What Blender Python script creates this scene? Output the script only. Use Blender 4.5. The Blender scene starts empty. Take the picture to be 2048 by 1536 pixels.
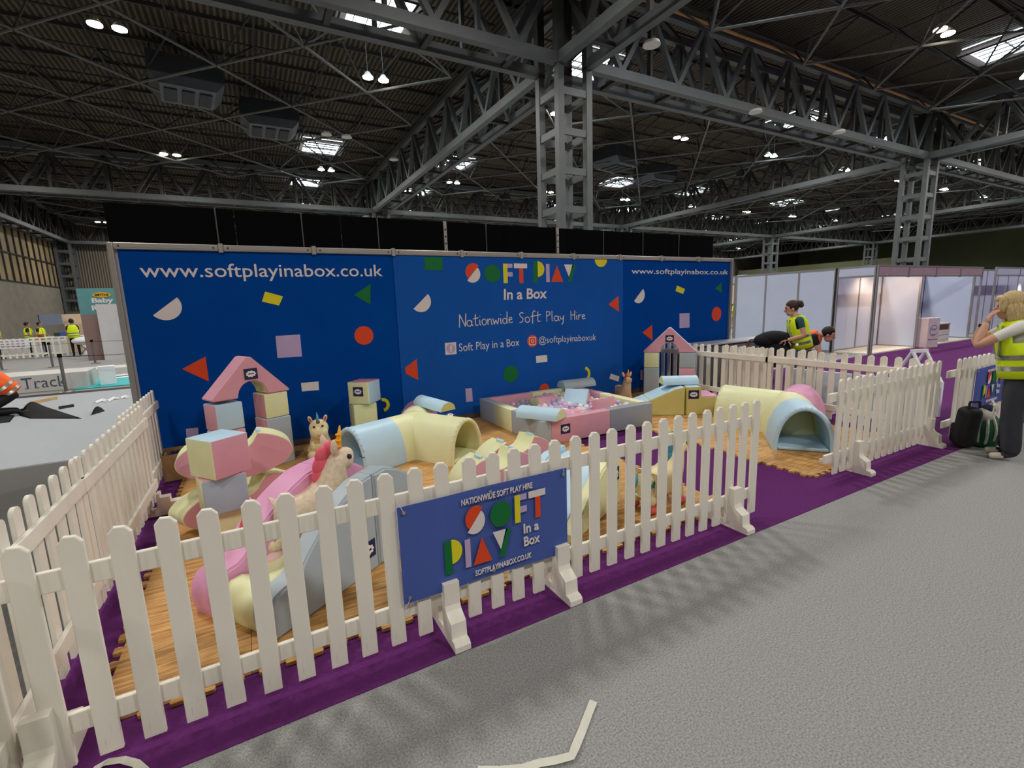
import bpy, bmesh, math, random
from mathutils import Vector, Matrix, Quaternion
random.seed(7)
C = bpy.context.scene.collection
PI = math.pi
# ---------------------------------------------------------------- camera
F = 944.03; H = 1.72
yaw, pitch, roll = (math.radians(a) for a in (28.6235, 9.5283, -1.9157))
_f0 = Vector((math.sin(yaw), math.cos(yaw), 0)); _r0 = Vector((math.cos(yaw), -math.sin(yaw), 0)); _u0 = Vector((0, 0, 1))
FWD = math.cos(pitch)*_f0 - math.sin(pitch)*_u0
_up = math.sin(pitch)*_f0 + math.cos(pitch)*_u0
RGT = math.cos(roll)*_r0 + math.sin(roll)*_up
UPV = -math.sin(roll)*_r0 + math.cos(roll)*_up
cam = bpy.data.cameras.new('camera'); cam.sensor_width = 36; cam.lens = F/2048*36; cam.clip_end = 400; cam.clip_start = .05
co = bpy.data.objects.new('camera', cam); C.objects.link(co)
co.matrix_world = Matrix(((RGT.x, UPV.x, -FWD.x, 0), (RGT.y, UPV.y, -FWD.y, 0), (RGT.z, UPV.z, -FWD.z, H), (0, 0, 0, 1)))
bpy.context.scene.camera = co
# ---------------------------------------------------------------- world, exposure
w = bpy.data.worlds.new('world'); bpy.context.scene.world = w; w.use_nodes = True
w.node_tree.nodes['Background'].inputs[0].default_value = (.55, .62, .7, 1)
w.node_tree.nodes['Background'].inputs[1].default_value = .05
vs = bpy.context.scene.view_settings
vs.view_transform = 'Standard'; vs.look = 'None'; vs.exposure = 0.0; vs.gamma = 1; vs.use_curve_mapping = False
LAMP_W = 570          # watts of each pair of hall lamps
SKY_E = 12.0           # emission of the daylight panes in the roof
# lamp pair positions (the lamps' meshes are built further down at these places)
PAIRS = [(bx+dx, by+dy) for bx in (-19, 11, 41, 71) for by in (-14.2, 15.8, 45.8) for dx in (5.8, 15.6, 25.4) for dy in (8.2, 24.4)]
for i, (x, y) in enumerate(PAIRS):
    l = bpy.data.lights.new('hall_lamp_light', 'AREA'); l.shape = 'DISK'; l.size = 1.4; l.energy = LAMP_W; l.color = (1, .965, .925)
    o = bpy.data.objects.new('hall_lamp_light', l); C.objects.link(o); o.location = (x, y, 12.0)
# ---------------------------------------------------------------- pixel helpers (2048 x 1536 frame)
def ray(px, py): return RGT*((px-1024)/F) - UPV*((py-768)/F) + FWD
def atz(px, py, z=0.0):
    d = ray(px, py); t = (z-H)/d.z; return Vector((d.x*t, d.y*t, z))
def aty(px, py, Y):
    d = ray(px, py); t = Y/d.y; return Vector((d.x*t, Y, H+d.z*t))
# ---------------------------------------------------------------- materials
MATS = {}
def srgb(c):
    def f(v):
        v /= 255.0
        return v/12.92 if v <= .04045 else ((v+.055)/1.055)**2.4
    return tuple(f(v) for v in c)+(1,)
def mat(name, c, rough=.6, var=.06, scale=8, bump=0, bscale=60, metal=0, spec=.3, emit=0, stretch=None, coat=0):
    if name in MATS: return MATS[name]
    m = bpy.data.materials.new(name); m.use_nodes = True; nt = m.node_tree; b = nt.nodes['Principled BSDF']
    col = srgb(c); b.inputs['Roughness'].default_value = rough; b.inputs['Metallic'].default_value = metal
    b.inputs['Specular IOR Level'].default_value = spec; b.inputs['Coat Weight'].default_value = coat
    tc = nt.nodes.new('ShaderNodeTexCoord'); mp = nt.nodes.new('ShaderNodeMapping'); nt.links.new(tc.outputs['Object'], mp.inputs['Vector'])
    if stretch: mp.inputs['Scale'].default_value = stretch
    n = nt.nodes.new('ShaderNodeTexNoise'); n.inputs['Scale'].default_value = scale; n.inputs['Detail'].default_value = 4
    nt.links.new(mp.outputs['Vector'], n.inputs['Vector'])
    r = nt.nodes.new('ShaderNodeValToRGB'); r.color_ramp.elements[0].position = .3; r.color_ramp.elements[1].position = .7
    lo = tuple(max(0, v*(1-var)) for v in col[:3])+(1,); hi = tuple(min(1, v*(1+var)) for v in col[:3])+(1,)
    r.color_ramp.elements[0].color = lo; r.color_ramp.elements[1].color = hi
    nt.links.new(n.outputs['Fac'], r.inputs['Fac']); nt.links.new(r.outputs['Color'], b.inputs['Base Color'])
    if bump:
        n2 = nt.nodes.new('ShaderNodeTexNoise'); n2.inputs['Scale'].default_value = bscale; n2.inputs['Detail'].default_value = 3
        nt.links.new(mp.outputs['Vector'], n2.inputs['Vector'])
        bp = nt.nodes.new('ShaderNodeBump'); bp.inputs['Strength'].default_value = bump; bp.inputs['Distance'].default_value = .01
        nt.links.new(n2.outputs['Fac'], bp.inputs['Height']); nt.links.new(bp.outputs['Normal'], b.inputs['Normal'])
    if emit:
        b.inputs['Emission Color'].default_value = col; b.inputs['Emission Strength'].default_value = emit
    MATS[name] = m; return m
def corrugated(name, c, axis='X', scale=3.0, dark=.55):
    m = mat(name, c, .75, .1, .3); nt = m.node_tree; b = nt.nodes['Principled BSDF']
    wv = nt.nodes.new('ShaderNodeTexWave'); wv.wave_type = 'BANDS'; wv.bands_direction = axis; wv.inputs['Scale'].default_value = scale
    tc = [n for n in nt.nodes if n.type == 'TEX_COORD'][0]; nt.links.new(tc.outputs['Object'], wv.inputs['Vector'])
    bp = nt.nodes.new('ShaderNodeBump'); bp.inputs['Strength'].default_value = 1; bp.inputs['Distance'].default_value = .08
    nt.links.new(wv.outputs['Fac'], bp.inputs['Height']); nt.links.new(bp.outputs['Normal'], b.inputs['Normal'])
    mx = nt.nodes.new('ShaderNodeMixRGB'); mx.blend_type = 'MULTIPLY'; mx.inputs[0].default_value = dark
    src = b.inputs['Base Color'].links[0].from_socket
    nt.links.new(src, mx.inputs[1]); nt.links.new(wv.outputs['Color'], mx.inputs[2]); nt.links.new(mx.outputs[0], b.inputs['Base Color'])
    return m
# ---------------------------------------------------------------- mesh helpers
def bm_new(): return bmesh.new()
def box(bm, c, s, rz=0, bevel=0, seg=2, rot=None):
    M = Matrix.Translation(c) @ (rot.to_4x4() if rot else Matrix.Rotation(rz, 4, 'Z')) @ Matrix.Diagonal((*s, 1))
    r = bmesh.ops.create_cube(bm, size=1, matrix=M)
    if bevel:
        es = set(e for v in r['verts'] for e in v.link_edges)
        bmesh.ops.bevel(bm, geom=list(es), offset=bevel, segments=seg, affect='EDGES', profile=.5)
    return r
def bar(bm, a, b, wdt, hgt=None, n=0):
    """beam from a to b; n>0 makes a round tube with n sides, wdt its radius"""
    a = Vector(a); b = Vector(b); d = b-a; L = d.length
    if L < 1e-6: return
    q = d.to_track_quat('Z', 'Y') if abs(d.normalized().z) > .999 else d.to_track_quat('Z', 'X')
    M = Matrix.Translation((a+b)/2) @ q.to_matrix().to_4x4()
    if n: bmesh.ops.create_cone(bm, cap_ends=True, segments=n, radius1=wdt, radius2=wdt, depth=L, matrix=M)
    else: bmesh.ops.create_cube(bm, size=1, matrix=M @ Matrix.Diagonal((wdt, hgt or wdt, L, 1)))
def prism(bm, pts, a, b, axis='Y', flip=False):
    """2-D outline pts extruded from a to b along axis; the outline is in the two other axes in order"""
    def P(u, v, t): return {'Y': (u, t, v), 'X': (t, u, v), 'Z': (u, v, t)}[axis]
    v0 = [bm.verts.new(P(u, v, a)) for u, v in pts]; v1 = [bm.verts.new(P(u, v, b)) for u, v in pts]
    n = len(pts); fs = []
    fs.append(bm.faces.new(v0)); fs.append(bm.faces.new(v1[::-1]))
    for i in range(n): fs.append(bm.faces.new((v0[i], v1[i], v1[(i+1) % n], v0[(i+1) % n])))
    bmesh.ops.recalc_face_normals(bm, faces=fs); return fs
def ball(bm, c, r, u=16, v=10, s=(1, 1, 1), rot=None):
    M = Matrix.Translation(c) @ (rot.to_4x4() if rot else Matrix.Identity(4)) @ Matrix.Diagonal((*s, 1))
    return bmesh.ops.create_uvsphere(bm, u_segments=u, v_segments=v, radius=r, matrix=M)
def cone(bm, a, b, r1, r2, n=12):
    a = Vector(a); b = Vector(b); d = b-a
    M = Matrix.Translation((a+b)/2) @ d.to_track_quat('Z', 'Y').to_matrix().to_4x4()
    bmesh.ops.create_cone(bm, cap_ends=True, segments=n, radius1=r1, radius2=r2, depth=d.length, matrix=M)
def tube(bm, pts, r, n=6):
    for a, b in zip(pts[:-1], pts[1:]): bar(bm, a, b, r, n=n)
def mesh(bm, name='m', smooth=False):
    me = bpy.data.meshes.new(name); bm.to_mesh(me); bm.free()
    if smooth:
        for p in me.polygons: p.use_smooth = True
    return me
def obj(name, bm, m, parent=None, loc=None, rz=None, smooth=False):
    me = mesh(bm, name, smooth) if isinstance(bm, bmesh.types.BMesh) else bm
    if m is not None and not me.materials:
        for x in (m if isinstance(m, (list, tuple)) else [m]): me.materials.append(x)
    o = bpy.data.objects.new(name, me); C.objects.link(o)
    if parent: o.parent = parent
    if loc is not None: o.location = loc
    if rz is not None: o.rotation_euler = (0, 0, rz)
    return o
def tag(o, label, cat, group=None):
    o['label'] = label; o['category'] = cat
    if group: o['group'] = group
    return o
def thing(name, label, cat, loc=(0, 0, 0), rz=0, group=None):
    o = bpy.data.objects.new(name, None); C.objects.link(o); o.location = loc; o.rotation_euler = (0, 0, rz); o.empty_display_size = .1
    return tag(o, label, cat, group)
def struct(name, bm=None, m=None, loc=None):
    if bm is None:
        o = bpy.data.objects.new(name, None); C.objects.link(o)
    else: o = obj(name, bm, m)
    if loc: o.location = loc
    o['kind'] = 'structure'; return o
def smooth_by_angle(o, a=40):
    for p in o.data.polygons: p.use_smooth = True
    try: o.data.set_sharp_from_angle(angle=math.radians(a))
    except Exception: pass
    return o
def dup(root, loc, rz=0, label=None, group=None):
    r = root.copy(); C.objects.link(r); r.location = loc; r.rotation_euler = (0, 0, rz)
    if label: r['label'] = label
    if group: r['group'] = group
    for ch in list(root.children):
        c = ch.copy(); C.objects.link(c); c.parent = r
        for g in list(ch.children):
            d = g.copy(); C.objects.link(d); d.parent = c
    return r
def text_mesh(s, size=1, depth=.002, bold=0.0, shear=0, space=1.0):
    cu = bpy.data.curves.new('txt', 'FONT'); cu.body = s; cu.size = size; cu.extrude = depth; cu.offset = bold; cu.shear = shear; cu.space_character = space; cu.resolution_u = 3
    o = bpy.data.objects.new('txt', cu); C.objects.link(o)
    bpy.context.view_layer.update()
    dg = bpy.context.evaluated_depsgraph_get(); me = bpy.data.meshes.new_from_object(o.evaluated_get(dg))
    bpy.data.objects.remove(o); bpy.data.curves.remove(cu); me.materials.clear(); return me
def fit_text(name, s, m, parent, x0, z0, wid, hgt, Y, face=-1, bold=0, depth=.002, tilt=0, space=1.0, shear=0):
    """text whose ink fills wid x hgt, lower-left corner (x0, z0), upright in the plane y = Y facing -y"""
    me = text_mesh(s, 1, depth, bold, shear, space)
    xs = [v.co.x for v in me.vertices]; ys = [v.co.y for v in me.vertices]
    sx = wid/(max(xs)-min(xs)); sy = hgt/(max(ys)-min(ys)); mx, my = min(xs), min(ys)
    for v in me.vertices:
        u, t, q = (v.co.x-mx)*sx, (v.co.y-my)*sy, v.co.z
        v.co = (x0+u, Y-q, z0+t+tilt*u)
    return obj(name, me, m, parent)
def poly(name, pts, Y, m, parent, depth=.002):
    """flat printed shape: outline of (x, z) points, a thin slab just off the plane y = Y"""
    bm = bm_new(); prism(bm, pts, Y, Y-depth, 'Y'); return obj(name, bm, m, parent)
def arc(cx, cz, r, a0, a1, n=24, rz=None):
    return [(cx+r*math.cos(math.radians(a0+(a1-a0)*i/n)), cz+(rz or r)*math.sin(math.radians(a0+(a1-a0)*i/n))) for i in range(n+1)]
# ================================================================ the hall
def carpet_mat(name, c, var, scale, bump):
    m = mat(name, c, .95, var, scale, bump, scale*2.2, spec=.08); nt = m.node_tree; b = nt.nodes['Principled BSDF']
    n = nt.nodes.new('ShaderNodeTexNoise'); n.inputs['Scale'].default_value = 1.1; n.inputs['Detail'].default_value = 3
    mx = nt.nodes.new('ShaderNodeMixRGB'); mx.blend_type = 'MULTIPLY'; mx.inputs[0].default_value = .25
    r = nt.nodes.new('ShaderNodeValToRGB'); r.color_ramp.elements[0].position = .35; r.color_ramp.elements[1].position = .65; r.color_ramp.elements[0].color = (.75, .75, .75, 1)
    src = b.inputs['Base Color'].links[0].from_socket
    nt.links.new(n.outputs['Fac'], r.inputs['Fac']); nt.links.new(src, mx.inputs[1]); nt.links.new(r.outputs['Color'], mx.inputs[2]); nt.links.new(mx.outputs[0], b.inputs['Base Color'])
    return m
M_GREY = carpet_mat('grey_carpet', (147, 147, 145), .34, 120, .1)
M_PURP = carpet_mat('purple_carpet', (94, 41, 99), .12, 60, .2)
M_STEEL = mat('painted_steel', (86, 90, 91), .5, .08, 2)
M_STEELD = mat('dull_steel', (52, 52, 50), .6, .12, 2)
M_TUBE = mat('pale_steel_tube', (92, 93, 90), .45, .08, 2)
M_ROOF = corrugated('brown_roof_deck', (94, 84, 68), 'X', 1.3, .85)
M_ALU = mat('aluminium', (186, 182, 176), .38, .05, 4, metal=.55)
M_BLACK = mat('black_cloth', (12, 13, 16), .95, .1, 3, spec=.05)
M_WHITEB = mat('white_board', (214, 213, 216), .5, .02, 2)
bm = bm_new(); box(bm, (56, 31, -.05), (152, 93, .1)); floor = struct('floor', bm, M_GREY)
def slab(name, x0, x1, y0, y1, z0, z1, m):
    bm = bm_new(); box(bm, ((x0+x1)/2, (y0+y1)/2, (z0+z1)/2), (x1-x0, y1-y0, z1-z0)); return struct(name, bm, m)
slab('floor_purple_carpet', -1.02, 40, 2.005, 6.72, 0, .004, M_PURP)
slab('floor_left_carpet', -12, -1.03, -10, 7.55, 0, .004, carpet_mat('dark_grey_carpet', (94, 93, 90), .12, 90, .1))
slab('floor_purple_aisle', 9.0, 40, -14, 2.0, 0, .004, M_PURP)
# roof deck in its bays, with purlins
bm = bm_new(); box(bm, (56, 31, 14.45), (152, 93, .2)); ceiling = struct('ceiling', bm, M_ROOF)
bm = bm_new(); y = -12
while y < 76:
    box(bm, (56, y, 14.27), (150, .1, .16)); y += 3.15
obj('purlins', bm, M_STEELD, ceiling)
# walls of the hall
M_BLOCKW = mat('blockwork', (128, 123, 112), .9, .1, 1.2, .3, 20)
M_CLAD = corrugated('wall_cladding', (120, 112, 100), 'X', 1.2, .5)
M_PANE = mat('dusty_window', (150, 132, 100), .5, .2, .6)
M_GREENW = corrugated('green_cladding', (128, 134, 100), 'X', .5, .45)
bm = bm_new(); box(bm, (-19.3, 31, 2.7), (.4, 93, 5.4)); box(bm, (-19.3, 31, 12.6), (.4, 93, 3.6)); wl = struct('wall_left', bm, M_BLOCKW)
bm = bm_new(); box(bm, (56, 77.3, 7.2), (152, .4, 14.4)); struct('wall_far', bm, M_CLAD)
bm = bm_new(); box(bm, (56, -15.2, 7.2), (152, .4, 14.4)); struct('wall_behind', bm, M_CLAD)
bm = bm_new(); box(bm, (131.8, 31, 7.2), (.4, 93, 14.4)); struct('wall_right', bm, M_GREENW)
wn = 0
for y0 in (-13, 17, 47):          # window bands in the left wall, mullions and panes
    for k in range(9):
        y = y0+.4+k*3.15
        wn += 1
        wd = struct('window_%d' % wn, None, None); wd.location = (-19.2, y, 5.4)
        for zz in (0, 1):
            for yy in (0, 1):
                bm = bm_new(); box(bm, (0, .78+yy*1.55, 1.35+zz*2.7), (.06, 1.45, 2.55)); obj('pane', bm, M_PANE, wd)
        bm = bm_new()
        for yy in (0, 1.55, 3.1): box(bm, (.05, yy, 2.7), (.2, .14, 5.4))
        for zz in (.05, 2.7, 5.35): box(bm, (.05, 1.55, zz), (.2, 3.1, .14))
        obj('window_frame', bm, M_STEELD, wd)
# far green wall stretch seen over the stands at the right, with big black letters
bm = bm_new(); box(bm, (105, 60, 4), (.3, 32, 8)); struct('trim_1', bm, M_GREENW)
bm = bm_new(); box(bm, (60, 52, 3.3), (18, .3, 6.6)); gw = struct('trim_2', bm, M_GREENW)
fit_text('lettering', 'AD', M_BLACK, gw, 62.2, 4.9, 6.6, 2.2, 51.84, bold=.03, depth=.01)

# ---------------------------------------------------------------- columns
COLX = [-19, 11, 41, 71, 101]; COLY = [15.8, 45.8, 75.2]; CB = 1.6; ZB = 10.5; ZT = 13.3
def make_column():
    t = struct('column')
    bm = bm_new(); box(bm, (0, 0, ZB/2), (.27, .27, ZB)); pm = mesh(bm, 'post')
    for ix in (.135, CB-.135):
        for iy in (.135, CB-.135): obj('post', pm, M_STEEL, t, (ix, iy, 0))
    bm = bm_new(); box(bm, (0, 0, 0), (CB-.54, .1, .26)); bb = mesh(bm, 'batten')
    for k in range(7):
        z = 1.1+k*1.42
        for iy in (.08, CB-.08): obj('batten', bb, M_STEEL, t, (CB/2, iy, z))
        for ix in (.08, CB-.08): obj('batten', bb, M_STEEL, t, (ix, CB/2, z), PI/2)
    bm = bm_new(); box(bm, (CB/2, CB/2, 12), (.5, .5, 3.2)); 
    for ix in (.135, CB-.135):
        for iy in (.135, CB-.135): box(bm, (ix, iy, 12.1), (.3, .3, 3.2))
    obj('column_head', bm, M_STEELD, t); return t
col0 = make_column(); first = True
for X in COLX:
    for Y in COLY:
        if first: col0.location = (X, Y, 0); first = False
        else: dup(col0, (X, Y, 0))
# ---------------------------------------------------------------- box trusses between the columns (built along +X, 28.4 long)
SP = 28.4; MOD = SP/9
def truss_parts(detail):
    t = struct('roof_truss')
    bm = bm_new(); box(bm, (SP/2, 0, 0), (SP, .3, .36)); ch = mesh(bm, 'chord')
    for yy in (.15, CB-.15): obj('bottom_chord', ch, M_STEEL, t, (0, yy, ZB+.18))
    for yy in (.15, CB-.15): obj('top_chord', ch, M_STEELD, t, (0, yy, ZT+.18))
    segs = []
    for yy in (.15, CB-.15):
        for k in range(9):
            xb = (k+.5)*MOD
            for dx in (-MOD/2, -MOD/6, MOD/6, MOD/2)[::1]:
                if abs(dx) < MOD/3: continue
                segs.append(((xb, yy, ZB+.3), (xb+dx, yy, ZT+.1)))
        for k in range(1, 9): segs.append(((k*MOD, yy, ZB+.3), (k*MOD, yy, ZT)))
    ties = [((k*MOD+MOD/2, .15, ZB+.1), (k*MOD+MOD/2, CB-.15, ZB+.1)) for k in range(9)]
    ties += [((k*MOD, .15, ZT+.18), (k*MOD+MOD, CB-.15, ZT+.18)) for k in range(9)]
    if detail:
        cache = {}
        for a, b in segs:
            a, b = Vector(a), Vector(b); d = b-a; key = (round(d.x, 3), round(d.z, 3))
            if key not in cache:
                bm = bm_new(); bar(bm, (0, 0, 0), d, .2 if abs(d.x) > .01 else .13, .2); cache[key] = mesh(bm, 'web')
            obj('web_member', cache[key], M_STEEL if abs(d.x) > .01 else M_STEELD, t, a)
        for i, (a, b) in enumerate(ties):
            bm = bm_new(); bar(bm, a, b, .14, .2); obj('cross_tie', bm, M_STEELD, t)
    else:
        bm = bm_new()
        for a, b in segs: bar(bm, a, b, .18, .18)
        for a, b in ties: bar(bm, a, b, .14, .2)
        o = obj('web_members', bm, M_STEELD, t); o['kind'] = 'stuff'
    return t
near = truss_parts(True); farT = truss_parts(False); used = {}
def place_truss(src, loc, rz):
    if src.name not in used:
        used[src.name] = 1; src.location = loc; src.rotation_euler = (0, 0, rz); return src
    return dup(src, loc, rz)
for mi, Y in enumerate(COLY):
    for ki, X in enumerate(COLX[:-1]):
        place_truss(near if (mi == 0 and ki in (0, 1)) else farT, (X+CB, Y, 0), 0)
for ki, X in enumerate(COLX):
    for mi, Y in enumerate([-14.2]+COLY[:-1]):
        place_truss(near if (ki == 1 and mi == 1) else farT, (X+CB, Y+CB, 0), PI/2)
# pipe along the top of the near truss
bm = bm_new(); bar(bm, (12.6, 15.55, ZT+.1), (101, 15.55, ZT+.1), .07, n=8); obj('pipe', bm, mat('brass_pipe', (176, 132, 84), .45, .1, 2, metal=.2)); bpy.data.objects['pipe']['kind'] = 'structure'
bm = bm_new(); bar(bm, (12.6, 15.3, ZT+.25), (101, 15.3, ZT+.25), .16, .12); bar(bm, (10.75, 17.4, ZT-.2), (10.75, 75, ZT-.2), .09, n=8)
o = obj('cable_tray', bm, M_STEELD); o['kind'] = 'structure'
# ---------------------------------------------------------------- space frame between the trusses
def space_frame():
    t = struct('space_frame')
    bm = bm_new()
    for i in range(10):
        bar(bm, (i*MOD, 0, 13.95), (i*MOD, SP, 13.95), .05, n=5); bar(bm, (0, i*MOD, 13.95), (SP, i*MOD, 13.95), .05, n=5)
    obj('top_grid', bm, M_STEELD, t)
    bm = bm_new(); zl = 12.2; nodes = {}
    for i in range(9):
        for j in range(9):
            if (i+j) % 2: nodes[(i, j)] = Vector(((i+.5)*MOD, (j+.5)*MOD, zl))
    for (i, j), p in nodes.items():
        for d in ((1, 1), (1, -1)):
            q = nodes.get((i+d[0], j+d[1]))
            if q: bar(bm, p, q, .055, n=6)
    obj('bottom_grid', bm, M_TUBE, t)
    bm = bm_new()
    for (i, j), p in nodes.items():
        for di in (0, 1):
            for dj in (0, 1): bar(bm, p, ((i+di)*MOD, (j+dj)*MOD, 13.95), .042, n=5)
    obj('web_grid', bm, M_STEELD, t); return t
sf = space_frame(); first = True
M_SKY = mat('daylight_pane', (214, 232, 240), .3, .02, 1, emit=SKY_E)
def skylight():
    t = struct('skylight'); s = MOD-.3
    bm = bm_new(); box(bm, (s/2, s/2, .05), (s, s, .04)); obj('pane', bm, M_SKY, t)
    bm = bm_new()
    for k in range(6): box(bm, (k*s/5, s/2, 0), (.03, s, .06))
    for k in range(3): box(bm, (s/2, k*s/2, 0), (s, .05, .07))
    obj('glazing_bars', bm, M_STEELD, t)
    bm = bm_new()
    for a, b in (((0, 0), (s, 0)), ((s, 0), (s, s)), ((s, s), (0, s)), ((0, s), (0, 0))): bar(bm, (*a, -.12), (*b, -.12), .08, .4)
    obj('upstand', bm, M_WHITEB, t); return t
sky = skylight(); fsky = True
for X in COLX[:-1]:
    for Y in (-14.2, 15.8, 45.8):
        if first: sf.location = (X+CB, Y+CB, 0); first = False
        else: dup(sf, (X+CB, Y+CB, 0))
        for i, j in ((1, 1), (1, 7), (7, 1), (7, 7)):
            x, y = X+CB+i*MOD+.15, Y+CB+j*MOD+.15
            if x < 0 or (X < 0 and Y < 0): continue
            if fsky: sky.location = (x, y, 14.28); fsky = False
            else: dup(sky, (x, y, 14.28))
# ---------------------------------------------------------------- hanging lamps
M_LAMP = mat('lamp_glow', (255, 246, 226), .4, 0, 1, emit=45)
M_LAMPOFF = mat('lamp_white', (200, 198, 190), .5, .02, 2)
def lamp():
    t = thing('high_bay_lamp', 'round white high-bay lamp glowing in a hanging pair under the hall roof', 'lamp', group='high-bay lamps of the hall')
    bm = bm_new(); cone(bm, (0, 0, .02), (0, 0, .22), .24, .1, 16); obj('housing', bm, M_LAMPOFF, t)
    bm = bm_new(); cone(bm, (0, 0, -.02), (0, 0, .02), .23, .23, 20); obj('lens', bm, M_LAMP, t)
    bm = bm_new(); bar(bm, (0, 0, .2), (0, 0, 1.6), .014, n=5); obj('rod', bm, M_TUBE, t); return t
lp = lamp(); fl = True
for x, y in PAIRS:
    for dx in (-.36, .36):
        p = (x+dx, y, 12.32)
        if fl: lp.location = p; fl = False
        else: dup(lp, p)
def round_vent():
    t = thing('ceiling_speaker', 'white round disc speaker hung beneath a truss of the hall roof', 'speaker', group='round disc speakers under the trusses')
    bm = bm_new(); cone(bm, (0, 0, 0), (0, 0, .1), .3, .26, 18); obj('disc', bm, M_LAMPOFF, t)
    bm = bm_new(); bar(bm, (0, 0, .1), (0, 0, 1.1), .012, n=5); obj('rod', bm, M_TUBE, t); return t
rv = round_vent(); rv.location = (12.9, 13.0, 10.2)
rv['label'] = 'white round disc speaker hung right of the front column head'
for p, lab in (((9.6, 33, 11.5), 'white round disc speaker left of the receding box truss'), ((5.0, 30.2, 11.6), 'white round disc speaker below the lit lamp pair, left one'), ((6.1, 30.2, 11.6), 'white round disc speaker below the lit lamp pair, right one'), ((22, 15.4, 10.3), 'white round disc speaker under the near truss between the columns'), ((29, 15.3, 10.3), 'white round disc speaker under the near truss closer to the second column')): dup(rv, p, 0, lab)
# air handling units with finned outlets
M_DUCT = mat('dark_duct', (44, 47, 52), .6, .15, 2); M_DUCTL = mat('duct_panel', (84, 88, 94), .5, .1, 2)
def ahu(loc, rz, label):
    t = thing('air_handling_unit', label, 'air unit', loc, rz)
    bm = bm_new(); box(bm, (0, 0, .75), (3.0, 2.4, .9), bevel=.04); obj('housing', bm, M_DUCT, t)
    bm = bm_new(); prism(bm, [(-1.5, .3), (1.5, .3), (1.1, -.15), (-1.1, -.15)], -1.2, 1.2, 'Y'); obj('outlet_hood', bm, M_DUCTL, t)
    for k in range(3):
        bm = bm_new(); box(bm, (-.7+k*.7, 0, -.19), (.5, 1.6, .06), bevel=.01); obj('grille', bm, M_DUCT, t)
    for sx in (-1.3, 1.3):
        bm = bm_new(); bar(bm, (sx, 0, 1.2), (sx, 0, 2.2), .03, n=5); obj('hanger', bm, M_STEELD, t)
    return t
ahu((-1.4, 29.2, 12.3), .1, 'dark air handling unit hung under the brown roof, nearest the left lamps')
ahu((2.3, 32.8, 12.3), 0, 'dark air handling unit with finned pale outlet left of the big truss')
ahu((26.6, 30.4, 12.2), .2, 'dark air handling unit under the roof right of the front column')
ahu((33.2, 32.8, 12.2), 0, 'pale-bottomed air handling unit farther right of the front column')
# ================================================================ blue printed booth wall
YW = 6.57; WX0, WX1 = -1.2, 8.83; WH = 2.51
M_BLUE1 = mat('blue_print', (0, 68, 152), .8, .05, 1.5, spec=.05); M_BLUE2 = mat('blue_fabric', (24, 86, 172), .8, .06, 2, .35, 3, stretch=(1, 1, .5), spec=.08)
M_PW = mat('print_white', (226, 217, 214), .6, .02, 3); M_PG = mat('print_green', (14, 112, 52), .6, .03, 3); M_PR = mat('print_red', (226, 74, 34), .6, .03, 3)
M_PY = mat('print_yellow', (226, 214, 36), .6, .03, 3); M_PL = mat('print_lilac', (190, 168, 206), .6, .03, 3)
wb = struct('wall_back')
bm = bm_new(); box(bm, ((WX0+WX1)/2, YW+.05, WH/2-.02), (WX1-WX0-.02, .05, WH-.06)); obj('backing_board', bm, M_WHITEB, wb)
secs = [(WX0+.05, 1.8, M_BLUE1, .018), (1.8, 5.9, M_BLUE2, .03), (5.9, WX1-.02, M_BLUE1, .018)]
sheets = []
for x0, x1, m, th in secs:
    bm = bm_new(); box(bm, ((x0+x1)/2, YW+.02-th/2, 1.27), (x1-x0, th, 2.36)); sheets.append(obj('graphic_sheet', bm, m, wb))
pitchw = (WX1-WX0)/10
bm = bm_new(); box(bm, (0, 0, WH/2), (.05, .09, WH), bevel=.008, seg=1)
for s in (-.012, .012): box(bm, (s, -.046, WH/2), (.008, .006, WH))
pm = mesh(bm, 'post')
for k in range(11):
    x = WX0+k*pitchw
    if k in (0, 10): obj('post', pm, M_ALU, wb, (x, YW, 0))
    else:
        bm = bm_new(); box(bm, (x, YW, WH-.035), (.045, .075, .1)); obj('post_cap', bm, M_ALU, wb)
for k in range(10):
    x = WX0+(k+.5)*pitchw
    bm = bm_new(); box(bm, (x, YW, WH-.035), (pitchw-.05, .06, .07), bevel=.006, seg=1); box(bm, (x, YW-.031, WH-.035), (pitchw-.06, .006, .03))
    o = obj('top_rail', bm, M_ALU, wb)
    bm = bm_new()
    for s in (-.43, .43): cone(bm, (x+s, YW-.03, WH-.035), (x+s, YW-.038, WH-.035), .01, .01, 8)
    obj('screw', bm, M_STEELD, o)
bm = bm_new(); box(bm, ((WX0+WX1)/2, YW-.03, .045), (WX1-WX0, .05, .09)); obj('skirting', bm, mat('brown_skirting', (84, 70, 74), .7), wb)
def wp(px, py, i=0):
    p = aty(px, py, YW); return (p.x, p.z)
def wpoly(name, pts, m, s): return poly(name, [wp(*p) for p in pts], YW+.02-secs[s][3], m, sheets[s], .003)
def wall_text(name, s, m, a, b, hpx, sec, **k):
    (x0, z0), (x1, z1) = wp(*a), wp(*b); top = wp(a[0], a[1]-hpx)[1]
    return fit_text(name, s, m, sheets[sec], x0, z0, x1-x0, top-z0, YW+.018-secs[sec][3], tilt=(z1-z0)/(x1-x0), **k)
def wdisc(name, cx, cz, r, m, sec): return poly(name, arc(cx, cz, r, 0, 360, 32)[:-1], YW+.02-secs[sec][3], m, sheets[sec], .003)
def half(cx, cz, r, a): return arc(cx, cz, r, a, a+180, 24)
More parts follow.
